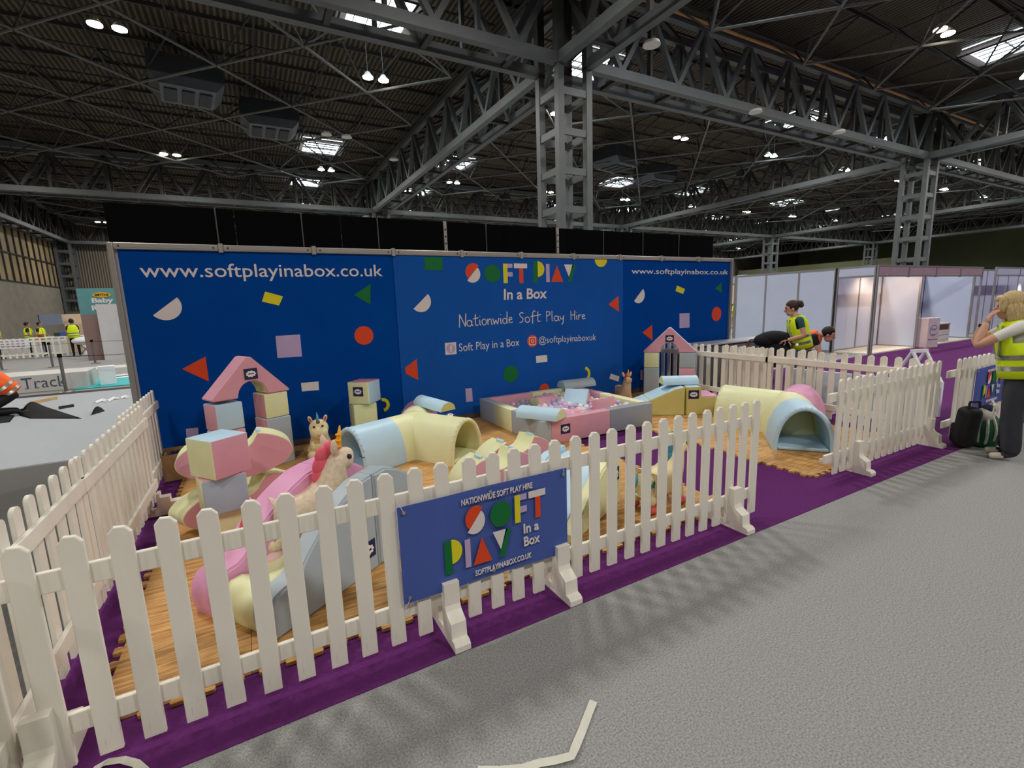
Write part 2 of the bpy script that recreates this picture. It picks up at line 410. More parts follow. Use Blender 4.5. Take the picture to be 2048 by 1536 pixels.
# left sheet
wall_text('lettering', 'www.softplayinabox.co.uk', M_PW, (283, 564), (766, 560), 38, 0, bold=.004)
(x, z) = wp(331, 618); poly('half_disc', half(x, z+.03, .155, 218), YW, M_PW, sheets[0], .003)
wpoly('oblong', [(524, 603), (558, 611), (566, 593), (530, 583)], M_PY, 0)
wpoly('triangle', [(708, 590), (741, 568), (741, 609)], M_PG, 0)
wpoly('square', [(551, 672), (600, 669), (604, 713), (555, 716)], M_PL, 0)
(x, z) = wp(728, 671); wdisc('disc', x, z, .125, M_PR, 0)
wpoly('triangle', [(364, 738), (411, 713), (418, 763)], M_PR, 0)
wpoly('oblong', [(602, 766), (637, 763), (638, 780), (604, 783)], M_PW, 0)
wpoly('square', [(372, 858), (396, 855), (397, 872), (373, 876)], M_PL, 0)
(x, z) = wp(765, 810); poly('ring_segment', arc(x, z, .1, -80, 95, 14)+arc(x, z, .055, 95, -80, 14), YW, M_PY, sheets[0], .003)
# middle sheet
S1 = YW-.01
wpoly('square', [(848, 514), (884, 515), (885, 541), (849, 540)], M_PG, 1)
(x, z) = wp(1201, 518); poly('half_disc', half(x, z, .135, 180), S1, M_PY, sheets[1], .003)
(x, z) = wp(844, 607); poly('half_disc', half(x-.02, z+.03, .15, 222), S1, M_PW, sheets[1], .003)
wpoly('triangle', [(1216, 609), (1236, 592), (1237, 624)], M_PR, 1)
wpoly('trapezium', [(810, 735), (833, 718), (836, 760), (811, 747)], M_PR, 1)
wpoly('oblong', [(1071, 712), (1093, 710), (1094, 723), (1072, 726)], M_PW, 1)
(x, z) = wp(1021, 748); wdisc('disc', x, z, .135, M_PG, 1)
wpoly('oblong', [(930, 777), (943, 776), (945, 802), (932, 804)], M_PL, 1)
(x, z) = wp(1168, 748); poly('ring_segment', arc(x, z, .13, -75, 80, 14)+arc(x, z, .08, 80, -75, 14), S1, M_PY, sheets[1], .003)
wpoly('oblong', [(1221, 747), (1238, 753), (1236, 763), (1218, 757)], M_PW, 1)
(x, z) = wp(1088, 779); poly('half_disc', half(x, z, .1, 0), S1, M_PR, sheets[1], .003)
def wordmark(parent, T, Y, stacked):
    """the geometric SOFT PLAY wordmark; T maps unit layout (u right, v up) to (x, z)"""
    def P(name, pts, m): poly(name, [T(*p) for p in pts], Y, m, parent, .002)
    def rect(a, b, c, d): return [(a, b), (c, b), (c, d), (a, d)]
    def letter_set(o, py):
        ox, oy = o
        P('letter_s', [(ox+u, oy+v) for u, v in half(.50, .60, .46, 48)], M_PR); P('letter_s', [(ox+u, oy+v) for u, v in half(.43, .50, .46, 228)], M_PW)
        P('letter_o', [(ox+u, oy+v) for u, v in arc(1.62, .52, .48, 0, 360, 28)[:-1]], M_PG)
        P('letter_f', [(ox+u, oy+v) for u, v in rect(2.28, 0, 2.54, 1.06)], M_PY)
        P('letter_f', [(ox+u, oy+v) for u, v in rect(2.54, .84, 2.86, 1.06)], M_PL); P('letter_f', [(ox+u, oy+v) for u, v in rect(2.54, .36, 2.86, .6)], M_PL)
        P('letter_t', [(ox+u, oy+v) for u, v in rect(2.96, .82, 3.8, 1.08)], M_PW); P('letter_t', [(ox+u, oy+v) for u, v in rect(3.28, 0, 3.54, .82)], M_PR)
        px_, py_ = py
        P('letter_p', [(px_+u, py_+v) for u, v in rect(0, 0, .3, 1.2)], M_PG); P('letter_p', [(px_+u, py_+v) for u, v in half(.3, .78, .44, -90)], M_PY)
        P('letter_l', [(px_+u, py_+v) for u, v in rect(.86, .04, 1.1, 1.08)], M_PL)
        P('letter_a', [(px_+1.2, py_+.04), (px_+2.04, py_+.04), (px_+1.62, py_+1.0)], M_PR)
        P('letter_y', [(px_+2.12, py_+1.06), (px_+2.8, py_+1.06), (px_+2.46, py_+.34)], M_PW)
        P('letter_y', [(px_+2.72, py_+1.06), (px_+2.98, py_+1.06), (px_+2.62, py_+.04), (px_+2.36, py_+.04)], M_PG)
    letter_set((0, 0), (4.2, 0)) if not stacked else letter_set((.9, 1.16), (0, 0))
(xa, za), (xb, zb) = wp(930, 567), wp(1152, 562)
k_ = (xb-xa)/7.2
wordmark(sheets[1], lambda u, v: (xa+u*k_, za+v*k_*.98), S1, False)
wall_text('lettering', 'In a Box', M_PW, (1007, 600), (1093, 597), 22, 1, bold=.02, shear=.05)
# handwritten line: pen strokes, one mesh for each word
def lp(cx, cy, rx, ry, a0=60, a1=420): return [(cx+rx*math.cos(math.radians(a0+(a1-a0)*i/10)), cy+ry*math.sin(math.radians(a0+(a1-a0)*i/10))) for i in range(11)]
GL = {'N': (.62, [[(0, -.05), (.06, 1), (.5, 0), (.58, 1.05)]]), 'a': (.56, [lp(.22, .24, .21, .25), [(.43, .46), (.42, .08), (.54, .02)]]), 't': (.46, [[(.2, .95), (.18, .1), (.27, 0), (.42, .06)], [(0, .56), (.46, .64)]]),
      'i': (.26, [[(.1, .48), (.1, .05), (.2, .02)], [(.11, .74), (.13, .79)]]), 'o': (.5, [lp(.22, .25, .2, .25)]), 'n': (.48, [[(.02, .5), (.04, 0), (.05, .3), (.2, .5), (.33, .4), (.36, .0), (.44, .02)]]),
      'w': (.6, [[(0, .5), (.12, 0), (.26, .36), (.4, 0), (.54, .5)]]), 'd': (.54, [lp(.2, .22, .19, .23), [(.44, 1.0), (.4, .05), (.5, .0)]]), 'e': (.46, [[(.04, .26), (.34, .32), (.3, .46), (.16, .5), (.04, .26), (.12, .03), (.4, .08)]]),
      'S': (.5, [[(.42, .84), (.24, .94), (.06, .78), (.16, .56), (.36, .4), (.3, .08), (.04, .04)]]), 'f': (.44, [[(.46, .92), (.32, 1.05), (.2, .86), (.16, -.14)], [(.02, .5), (.42, .58)]]), 'P': (.5, [[(.08, -.05), (.06, .95), (.36, .9), (.38, .62), (.09, .48)]]),
      'l': (.26, [[(.08, 1.0), (.08, .04), (.18, .02)]]), 'y': (.5, [[(.02, .5), (.1, .14), (.32, .22), (.38, .52), (.32, -.25), (.18, -.4)]]), 'H': (.56, [[(.06, 0), (.04, .95)], [(.44, 0), (.46, .98)], [(.05, .48), (.45, .54)]]), 'r': (.38, [[(.03, .5), (.05, 0), (.06, .3), (.2, .5), (.34, .46)]])}
for s, a, b, h in (('Nationwide', (918, 654), (1024, 646), 25), ('Soft', (1037, 646), (1080, 643), 22), ('Play', (1091, 642), (1128, 641), 20), ('Hire', (1140, 640), (1170, 638), 19)):
    (x0, z0), (x1, z1) = wp(*a), wp(*b); top = wp(a[0], a[1]-h)[1]; tot = sum(GL[c][0] for c in s)*.98; sx = (x1-x0)/tot; sy = top-z0; u = 0; bm = bm_new()
    for c in s:
        for st in GL[c][1]:
            pts = [(x0+(u+p[0])*sx, S1-.003, z0+p[1]*sy+(z1-z0)*(u+p[0])/tot) for p in st]
            for p, q in zip(pts[:-1], pts[1:]): bar(bm, p, q, .008, n=5)
        u += GL[c][0]
    obj('handwriting', bm, M_PW, sheets[1])
wall_text('lettering', 'Soft Play in a Box', M_PW, (918, 708), (1038, 696), 21, 1, bold=-.004)
wall_text('lettering', '@softplayinaboxuk', M_PW, (1077, 691), (1191, 684), 18, 1, bold=-.006)
# the two social badges
(x, z) = wp(901, 697); d = .088
poly('badge', [(x-d, z-d), (x+d, z-d), (x+d, z+d), (x-d, z+d)], S1, M_PW, sheets[1], .003)
wdisc('badge_ring', x, z, .072, M_PL, 1).location.y = -.002
fit_text('badge_letter', 'f', M_PW, sheets[1], x-.02, z-.055, .05, .115, S1-.005, bold=.02)
(x, z) = wp(1064, 682)
wdisc('badge', x, z, .098, M_PR, 1)
def rr(x, z, s, r): return [p for c, a in (((x+s-r, z+s-r), 0), ((x-s+r, z+s-r), 90), ((x-s+r, z-s+r), 180), ((x+s-r, z-s+r), 270)) for p in arc(c[0], c[1], r, a, a+90, 5)]
for s, m, dy in ((.066, M_PW, .003), (.053, M_PR, .005)): poly('badge_frame', rr(x, z, s, s*.35), S1-dy, m, sheets[1], .002)
for r, m, dy in ((.03, M_PW, .007), (.018, M_PR, .009)): poly('badge_lens', arc(x, z, r, 0, 360, 16)[:-1], S1-dy, m, sheets[1], .002)
# right sheet
wall_text('lettering', 'www.softplayinabox.co.uk', M_PW, (1263, 551), (1456, 552), 14.5, 2, bold=.004)
(x, z) = wp(1277, 592); poly('half_disc', half(x, z+.02, .15, 225), YW, M_PW, sheets[2], .003)
wpoly('oblong', [(1351, 582), (1366, 588), (1370, 578), (1354, 571)], M_PY, 2)
wpoly('triangle', [(1430, 577), (1443, 565), (1443, 586)], M_PG, 2)
wpoly('square', [(1359, 627), (1379, 626), (1379, 655), (1359, 656)], M_PL, 2)
(x, z) = wp(1433, 628); wdisc('disc', x, z, .145, M_PR, 2)
wpoly('triangle', [(1285, 665), (1304, 650), (1305, 681)], M_PR, 2)
wpoly('oblong', [(1281, 740), (1285, 740), (1285, 760), (1281, 760)], M_PL, 2)
# ---------------------------------------------------------------- taller black wall behind it
bw = struct('wall_black_backdrop')
YB = 6.95
zb = lambda px, py: aty(px, py, YB)
bx0, bx1, bz = aty(206, 410, YB).x, aty(1425, 478, YB).x, 2.98
nb = 8; bwid = (bx1-bx0)/nb
for k in range(nb):
    bm = bm_new(); box(bm, (bx0+(k+.5)*bwid, YB, bz/2), (bwid-.012, .05, bz)); obj('panel', bm, M_BLACK, bw)
for px in (436, 605, 755, 970, 1204, 1283, 1355):
    x = aty(px, 470, YB).x
    bm = bm_new(); bar(bm, (x, YB-.04, 2.3), (x, YB-.04, bz), .008, n=5); obj('cable', bm, M_TUBE, bw)
for px in (889, 1112):
    x = aty(px, 480, YB).x
    bm = bm_new(); box(bm, (x, YB-.04, bz/2), (.045, .03, bz)); o = obj('upright', bm, M_ALU, bw)
    for k in range(4):
        bm = bm_new(); cone(bm, (x, YB-.056, 2.56+k*.1), (x, YB-.06, 2.56+k*.1), .012, .012, 8); obj('hole', bm, M_BLACK, o)
# ================================================================ purple-edged play area: foam mat tiles
def wood_mat():
    m = mat('wood_print_foam', (196, 146, 82), .6, .2, 3.2, .08, 90, stretch=(.35, 5, 1)); nt = m.node_tree; b = nt.nodes['Principled BSDF']
    n = nt.nodes.new('ShaderNodeTexNoise'); n.inputs['Scale'].default_value = 9; n.inputs['Detail'].default_value = 6
    mp = nt.nodes.new('ShaderNodeMapping'); mp.inputs['Scale'].default_value = (.5, 7, 1); tc = nt.nodes.new('ShaderNodeTexCoord')
    nt.links.new(tc.outputs['Object'], mp.inputs['Vector']); nt.links.new(mp.outputs['Vector'], n.inputs['Vector'])
    r = nt.nodes.new('ShaderNodeValToRGB'); r.color_ramp.elements[0].position = .38; r.color_ramp.elements[0].color = srgb((158, 106, 52)); r.color_ramp.elements[1].position = .62; r.color_ramp.elements[1].color = srgb((224, 180, 116))
    nt.links.new(n.outputs['Fac'], r.inputs['Fac'])
    mx = nt.nodes.new('ShaderNodeMixRGB'); mx.inputs[0].default_value = .65
    src = b.inputs['Base Color'].links[0].from_socket
    nt.links.new(src, mx.inputs[1]); nt.links.new(r.outputs['Color'], mx.inputs[2]); nt.links.new(mx.outputs[0], b.inputs['Base Color'])
    return m
M_WOOD = wood_mat(); MZ = .02
def jig_edge(p, q, out, n):
    """edge from p to q with n outward dovetail knobs"""
    p = Vector(p); q = Vector(q); d = (q-p)/n; o = Vector(out); pts = [p]
    for i in range(n):
        a = p+d*i
        for f, h in ((.33, 0), (.24, .022), (.30, .04), (.70, .04), (.76, .022), (.67, 0)): pts.append(a+d*f+o*h)
    return pts
def mat_area(name, label, x0, x1, y0, y1, nx, ny, edges):
    t = thing(name, label, 'foam mat', (0, 0, .004))
    wx, wy = (x1-x0)/nx, (y1-y0)/ny; g = .0015
    for i in range(nx):
        for j in range(ny):
            a, b, c, d = x0+i*wx+g, x0+(i+1)*wx-g, y0+j*wy+g, y0+(j+1)*wy-g
            pts = []
            for (p, q, out, on) in (((a, c), (b, c), (0, -1), 's' in edges and j == 0), ((b, c), (b, d), (1, 0), 'e' in edges and i == nx-1), ((b, d), (a, d), (0, 1), 'n' in edges and j == ny-1), ((a, d), (a, c), (-1, 0), 'w' in edges and i == 0)):
                pts += jig_edge(p, q, out, 5) if on else [Vector(p)]
            bm = bm_new(); prism(bm, [(v.x, v.y) for v in pts], 0, MZ-.002+.0008*((i*7+j*3) % 3), 'Z'); obj('tile', bm, M_WOOD, t)
    return t
mat_area('foam_floor_mat', 'large wood-print jigsaw foam mat under the soft play left of the purple gap', -.76, 3.35, 2.40, 6.5, 7, 7, 'sew')
mat_area('foam_floor_mat', 'wood-print jigsaw foam mat under the blue-mouthed tunnel on the right', 4.52, 6.58, 2.40, 6.5, 4, 7, 'sw')
mat_area('foam_floor_mat', 'narrow wood-print foam mat strip beneath the back of the ball pit', 3.36, 4.50, 4.75, 6.5, 2, 3, '')
# ================================================================ picket fences
def fence_white():
    m = mat('white_painted_timber', (236, 231, 218), .55, .05, 5, .12, 40, stretch=(1, 1, .25)); nt = m.node_tree; b = nt.nodes['Principled BSDF']
    n = nt.nodes.new('ShaderNodeTexNoise'); n.inputs['Scale'].default_value = 5; n.inputs['Detail'].default_value = 8
    r = nt.nodes.new('ShaderNodeValToRGB'); r.color_ramp.elements[0].position = .66; r.color_ramp.elements[0].color = (1, 1, 1, 1); r.color_ramp.elements[1].position = .8; r.color_ramp.elements[1].color = (.6, .57, .5, 1)
    mx = nt.nodes.new('ShaderNodeMixRGB'); mx.blend_type = 'MULTIPLY'; mx.inputs[0].default_value = .6
    src = b.inputs['Base Color'].links[0].from_socket
    nt.links.new(n.outputs['Fac'], r.inputs['Fac']); nt.links.new(src, mx.inputs[1]); nt.links.new(r.outputs['Color'], mx.inputs[2]); nt.links.new(mx.outputs[0], b.inputs['Base Color'])
    return m
M_FENCE = fence_white()
PW = .073; PH = .905
def picket_mesh(round_top):
    bm = bm_new(); h = PW/2
    if round_top: pts = [(-h, 0), (h, 0)]+arc(0, PH-h*.9, h, 0, 180, 8, h*.9)
    else: pts = [(-h, 0), (h, 0), (h, PH-.028), (h*.45, PH-.004), (-h*.45, PH), (-h, PH-.024)]
    prism(bm, pts, 0, .02, 'Y')
    es = [e for e in bm.edges if abs(e.verts[0].co.y-e.verts[1].co.y) < 1e-6 and e.verts[0].co.y < .01]
    bmesh.ops.bevel(bm, geom=es, offset=.003, segments=1, affect='EDGES'); return mesh(bm, 'picket')
PK1, PK2 = picket_mesh(False), picket_mesh(True)
def foot_mesh():
    bm = bm_new()
    prof = [(-.165, 0), (-.165, .03), (-.15, .045), (-.12, .05), (-.115, .13), (-.055, .165), (-.045, .19), (-.045, .31), (0, .31), (0, .05), (.07, .05), (.075, .2), (.10, .2), (.10, .16), (.17, .16), (.17, .11), (.25, .11), (.25, .05), (.31, .05), (.31, 0)]
    prism(bm, prof, -.042, .042, 'X'); return mesh(bm, 'foot')
FOOT = foot_mesh()
def fence(label, loc, rz, xs, feet, rnd=True, ext=(.05, .05), rails=(.745, .165), z0=.045):
    """local x along the fence, pickets on local -y side (y 0..0.02), rails behind"""
    t = thing('picket_fence', label, 'fence', loc, rz)
    for x in xs:
        p = obj('picket', PK2 if rnd else PK1, M_FENCE, t, (x+random.uniform(-.003, .003), 0, z0)); p.rotation_euler = (0, random.uniform(-.008, .008), 0)
    a, b = min(xs)-ext[0], max(xs)+ext[1]
    for z in rails:
        bm = bm_new(); box(bm, ((a+b)/2, .0325, z+.04), (b-a, .023, .082), bevel=.003, seg=1); obj('rail', bm, M_FENCE, t)
    for x in feet: obj('foot', FOOT, M_FENCE, t, (x, 0, .004))
    return t
# front run
f1 = fence('front picket fence panel at the near left corner, running to the blue banner', (0, 2.17, 0), 0, [-.938+.1425*k for k in range(15)], [-.83, .765], False, (.06, .05))
f2 = fence('front picket fence panel from the blue banner to the purple gap', (0, 2.17, 0), 0, [1.187, 1.325, 1.462, 1.603, 1.743, 1.883, 2.029, 2.174, 2.316, 2.46, 2.600, 2.742, 2.885, 3.022, 3.155, 3.294], [1.47, 3.05], False, (.05, .03))
f3 = fence('right front picket fence panel beside the blue-mouthed tunnel', (0, 2.27, 0), 0, [4.68+.133*k for k in range(16)], [5.02, 6.55], True, (.16, .02))
f4 = fence('far right picket fence panel carrying the second blue banner', (0, 2.2, 0), 0, [7.0+.14*k for k in range(17)], [], True, (.22, .05))
# left run, rails to the inside
LF = PI/2
def leftfence(label, x, y0, y1, feet, dx=0):
    n = int((y1-y0)/.142); L = [k*(y1-y0)/n for k in range(n+1)]
    # built with pickets on the outer (-x) side: local -y is world -x after turning by -90 deg
    return fence(label, (x, y1, 0), -PI/2+dx, L, feet, True)
leftfence('near left side picket fence panel joining the front corner', -.965, 1.3, 3.42, [])
leftfence('middle left side picket fence panel with a stepped foot', -.945, 3.48, 5.2, [.25], -.008)
leftfence('far left side picket fence panel ending at the blue wall', -1.0, 4.75, 6.2, [])
# right side run (pickets outside, +x side)
def rightfence(label, x, y0, y1, feet, rnd=True):
    n = int((y1-y0)/.142); L = [k*(y1-y0)/n for k in range(n+1)]
    return fence(label, (x, y0, 0), PI/2, L, feet, rnd, (.05, .05))
rightfence('right side picket fence panel nearest the front, behind the tunnel', 6.77, 2.4, 4.3, [.3])
rightfence('right side picket fence panel between the tunnel and the small arch', 6.77, 4.36, 6.4, [.5])
rightfence('spare picket fence panel standing close behind the right side fence', 6.92, 3.75, 5.15, [])
# ================================================================ banners
M_BAN = mat('banner_vinyl', (72, 94, 168), .45, .04, 3, .25, 3, stretch=(2.5, 1, .3)); M_EYE = mat('eyelet', (190, 186, 178), .3, .05, 4, metal=.9)
def banner(label, x0, x1, z0, z1, Y):
    t = thing('banner', label, 'banner', (x0, Y, z0)); W_, H_ = x1-x0, z1-z0
    bm = bm_new(); n = 20; vs_ = []
    for i in range(n+1):
        u = i/n; d = -.004*math.sin(u*9)-.006*math.exp(-u*9)
        vs_.append([bm.verts.new((u*W_+dx, d+dy, z-.012*u*(1 if z < H_/2 else -.2))) for z in (0, H_) for dx, dy in ((0, 0), (0, .003))])
    for i in range(n):
        a, b = vs_[i], vs_[i+1]
        for p, q in ((0, 2), (2, 3), (3, 1), (1, 0)): bm.faces.new((a[p], b[p], b[q], a[q]))
    bm.faces.new(vs_[0][:1]+[vs_[0][2], vs_[0][3], vs_[0][1]]); bm.faces.new([vs_[-1][0], vs_[-1][1], vs_[-1][3], vs_[-1][2]])
    bmesh.ops.recalc_face_normals(bm, faces=bm.faces[:])
    sh = obj('sheet', bm, M_BAN, t)
    Yp = -.012
    for ex, ez in ((.03, H_-.03), (W_/2, H_-.03), (W_-.03, H_-.03), (.03, .03), (W_/2, .03), (W_-.03, .03)):
        bm = bm_new(); cone(bm, (ex, Yp+.002, ez), (ex, Yp-.004, ez), .011, .009, 12); cone(bm, (ex, Yp-.003, ez), (ex, Yp-.006, ez), .005, .005, 8); obj('eyelet', bm, M_EYE, t)
    for ex, ez, s in ((.03, H_-.03, 1), (W_-.03, H_-.03, 1), (.03, .03, -1), (W_-.03, .03, -1)):
        bm = bm_new(); tube(bm, [(ex, Yp-.004, ez), (ex+(-.03 if ex < .1 else .01), -.004, ez+.07*s)], .0018, 5); obj('cable_tie', bm, M_PW, t)
    k = W_/1.0
    T = lambda u, v: (.224*k+u*.1316*k, .09*k+v*.152*k)
    wordmark(t, T, Yp, True)
    fit_text('lettering', 'NATIONWIDE SOFT PLAY HIRE', M_PW, t, .33*k, H_-.068, .43*k, .034*k, Yp, bold=.012, tilt=.01, shear=.06)
    fit_text('lettering', 'SOFTPLAYINABOX.CO.UK', M_PW, t, .39*k, .03, .35*k, .032*k, Yp, bold=.012, tilt=.01, shear=.06)
    fit_text('lettering', 'In a', M_PW, t, .695*k, .19*k, .1*k, .058*k, Yp, bold=.02); fit_text('lettering', 'Box', M_PW, t, .695*k, .112*k, .105*k, .058*k, Yp, bold=.02)
    return t
banner('blue vinyl banner tied to the front fence, large and nearest', .522, 1.518, .265, .775, 2.158)
banner('blue vinyl banner tied to the far right fence behind the bags', 7.43, 8.4, .31, .79, 2.188)
# ================================================================ soft play shapes
def foam(name, c): return mat(name, c, .42, .03, 6, .06, 14, spec=.35)
F_PINK = foam('foam_pink', (220, 160, 174)); F_CREAM = foam('foam_cream', (230, 232, 182)); F_BLUE = foam('foam_blue', (186, 218, 236)); F_LILAC = foam('foam_lilac', (168, 186, 198))
F_GREYB = foam('foam_greyblue', (170, 182, 190)); F_YEL = foam('foam_yellow', (208, 198, 124)); F_HOT = foam('foam_hotpink', (226, 160, 198)); F_DEEP = foam('foam_deep_yellow', (214, 170, 44))
M_NAVY = mat('patch_navy', (38, 38, 84), .6, .05, 20); M_CLOUD = mat('patch_white', (236, 230, 224), .6, .02, 10)
F_GREYB_SHADE = foam('foam_greyblue_shaded', (150, 156, 164))  # darker grey-blue for the pit's front pad, its shade put into the colour
G0 = .024
def patch(parent, M, s=.135):
    """navy sewn patch with a white cloud; M places local x (right), z (up), -y (out)"""
    o = bpy.data.objects.new('patch', None)
    bm = bm_new(); box(bm, (0, -.002, 0), (s, .004, s*.85)); p = obj('patch', bm, M_NAVY, parent); p.matrix_local = M
    bm = bm_new(); pts = []
    for i in range(40):
        a = 2*PI*i/40; r = 1+.13*math.cos(9*a); pts.append((.36*s*r*math.cos(a), .24*s*r*math.sin(a)))
    prism(bm, pts, -.004, -.006, 'Y'); obj('cloud', bm, M_CLOUD, p)
    bm = bm_new()
    for i, (a, b) in enumerate(((-.2, -.06), (-.03, .05), (.08, .2))): box(bm, ((a+b)/2*s, -.0065, .01*s), ((b-a)*s, .002, .1*s))
    obj('stitching', bm, M_NAVY, p)
    bpy.data.objects.remove(o); return p
def PM(x, y, z, rz=0, rx=0): return Matrix.Translation((x, y, z)) @ Matrix.Rotation(rz, 4, 'Z') @ Matrix.Rotation(rx, 4, 'X')
def block(label, loc, rz, s, m6, name='foam_block', cat='foam block', bevel=.013, tilt=0):
    """soft block; m6 = materials for front(-y), right(+x), back, left, top, bottom"""
    bm = bm_new(); box(bm, (0, 0, s[2]/2), s, bevel=bevel, seg=3)
    ms = []; idx = []
    for m in m6:
        if m not in ms: ms.append(m)
    bm.faces.ensure_lookup_table(); bm.normal_update()
    for f in bm.faces:
        n = f.normal; a = [(-n.y, 0), (n.x, 1), (n.y, 2), (-n.x, 3), (n.z, 4), (-n.z, 5)]; f.material_index = ms.index(m6[max(a)[1]])
    o = obj(name, bm, ms, None, loc, rz); smooth_by_angle(o, 50)
    if tilt: o.rotation_euler = (tilt, 0, rz)
    return tag(o, label, cat)
def arch_roof(label, loc, rz, W, hgt, dep, m_front, m_top, m_in, r=.15):
    t = thing('foam_arch', label, 'foam arch', loc, rz)
    bm = bm_new(); c = W/2; pts = [(0, 0), (0, .02), (c-.02, hgt-.01), (c+.02, hgt-.01), (W, .02), (W, 0)]+[(c+r*math.cos(a), .0+1.1*r*math.sin(a)) for a in [PI*i/14 for i in range(15)]]
    prism(bm, pts, 0, dep, 'Y'); bm.normal_update()
    ms = [m_front, m_top, m_in]
    for f in bm.faces:
        n = f.normal; ctr = f.calc_center_median()
        if abs(n.y) > .9: f.material_index = 0
        elif abs(ctr.x-c) < r*1.02 and ctr.z < r*1.15: f.material_index = 2
        else: f.material_index = 1
    bmesh.ops.bevel(bm, geom=[e for e in bm.edges if e.is_boundary is False and e.calc_face_angle(0) > .8], offset=.008, segments=2, affect='EDGES')
    obj('arch_body', bm, ms, t)
    patch(t, PM(c, -.002, hgt*.56)); return t
# big arch on the left: two pillars of blocks and the pink gable
A1 = Vector((-.405, 5.53)); a1r = math.radians(24)
def along(o, a, s, d=0): return (o.x+s*math.cos(a)-d*math.sin(a), o.y+s*math.sin(a)+d*math.cos(a))
bs = .27
def pb(label, s0, z, size, m6):
    x, y = along(A1, a1r, s0+size[0]/2, size[1]/2); return block(label, (x, y, z), a1r+random.uniform(-.03, .03), size, m6)
pb('pale blue foam block low in the left pillar of the big pink arch', 0, G0, (bs, bs, .25), [F_PINK, F_BLUE, F_CREAM, F_BLUE, F_CREAM, F_PINK])
pb('pink foam block second in the left pillar of the big pink arch', 0, G0+.255, (bs, bs, .25), [F_PINK, F_CREAM, F_BLUE, F_BLUE, F_PINK, F_CREAM])
pb('pale blue foam block at the top of the left pillar of the big pink arch', 0, G0+.51, (bs, bs, .28), [F_BLUE, F_CREAM, F_PINK, F_PINK, F_BLUE, F_CREAM])
pb('tall grey-blue foam block standing under the cream one of the big pink arch', .50, G0, (bs, bs+.02, .54), [F_GREYB, F_CREAM, F_BLUE, F_PINK, F_BLUE, F_BLUE])
pb('cream foam block at the top of the right pillar of the big pink arch', .50, G0+.545, (bs-.01, bs, .275), [F_CREAM, F_BLUE, F_CREAM, F_PINK, F_CREAM, F_CREAM])
x, y = along(A1, a1r, -.005, 0); arch_roof('big pink triangular foam arch with navy patch at the left end', (x, y, G0+.825), a1r-.01, .79, .43, .28, F_PINK, F_PINK, F_CREAM)
# tower of three blocks by the wall
block('pink-topped foam block at the foot of the three-block tower by the wall', (1.2, 6.2, G0), .5, (.3, .28, .23), [F_CREAM, F_PINK, F_BLUE, F_CREAM, F_PINK, F_BLUE])
block('cream foam cube in the middle of the three-block tower by the wall', (1.16, 6.15, G0+.235), .03, (.29, .28, .29), [F_CREAM, F_PINK, F_BLUE, F_CREAM, F_CREAM, F_BLUE])
tb = block('cream and blue foam cube with navy patch on top of the three-block tower', (1.18, 6.13, G0+.53), .62, (.29, .29, .28), [F_BLUE, F_CREAM, F_BLUE, F_CREAM, F_PINK, F_BLUE])
tb.rotation_euler = (0, 0, -.05); tb.location = (1.19, 6.12, G0+.53)
# (turned so that its cream side looks to the left of the photograph)
tb.rotation_euler = (0, 0, math.radians(-42)); 
for i, m in enumerate(list(tb.data.materials)): pass
patch(tb, PM(0, -.1465, .16))
tb2 = tb.data
# the two faces seen: local -y looks left-front, local +x looks right-front
bm = bmesh.new(); bm.from_mesh(tb2); names = [m.name for m in tb2.materials]
for f in bm.faces:
    n = f.normal
    if -n.y > .8: f.material_index = names.index('foam_cream')
    if n.x > .8: f.material_index = names.index('foam_blue')
bm.to_mesh(tb2); bm.free()
# stack in front with the big cube
block('cream foam block at the foot of the lilac stack in front of the rockers', (-.27, 4.08, G0), .3, (.28, .28, .26), [F_CREAM, F_CREAM, F_BLUE, F_CREAM, F_PINK, F_BLUE])
block('lilac foam block with pink top under the large pastel cube', (-.31, 4.0, G0+.265), .22, (.285, .27, .275), [F_LILAC, F_CREAM, F_PINK, F_CREAM, F_PINK, F_BLUE])
block('large cream and pink foam cube with pale blue top perched on the lilac block', (-.30, 3.98, G0+.545), math.radians(36), (.275, .29, .285), [F_PINK, F_CREAM, F_BLUE, F_CREAM, F_BLUE, F_CREAM], bevel=.008)
# ---------------------------------------------------------------- rockers
def rocker(label, loc, rz, L=.86, hgt=.40, dep=.24, tilt=0, name='foam_rocker'):
    t = thing(name, label, 'foam rocker', loc, rz)
    if tilt: t.rotation_euler = (0, tilt, rz)
    a, b = L/2, hgt/2
    def prof(sc_a, sc_b, nr):
        pts = []; cz = b
        for i in range(61):
            th = math.radians(90+360*i/60)
            x, z = sc_a*math.cos(th), sc_b*math.sin(th)
            d = math.hypot(x, z-sc_b*1.12)
            if z > 0 and abs(x) < nr*1.05:
                q = nr**2-x**2
                if q > 0: z = min(z, b*1.0-math.sqrt(q)*.95)
            pts.append((x, cz+z))
        return pts[:-1]
    bm = bm_new(); prism(bm, prof(a, b, .155), 0, dep, 'Y'); bd = obj('rim', bm, F_CREAM, t); smooth_by_angle(bd, 45)
    for yy in (-.003, dep+.003):
        bm = bm_new(); prism(bm, prof(a-.006, b-.006, .161), yy-.004, yy+.004, 'Y'); obj('side_panel', bm, F_PINK, t)
    for s in (-1, 1):
        bm = bm_new(); box(bm, (s*.175, dep*.35, b*1.93), (.03, .1, .022), bevel=.004, rot=Matrix.Rotation(s*.25, 3, 'Y')); obj('handle_strap', bm, F_BLUE, t)
    return t
rocker('pink and cream oval foam rocker stacked uppermost behind the large cube', (-.21, 4.36, .378), .03, .84, .38, .24)
rocker('pink and cream oval foam rocker lying lowest behind the large cube', (-.17, 4.36, G0), .5, .98, .345, .24)
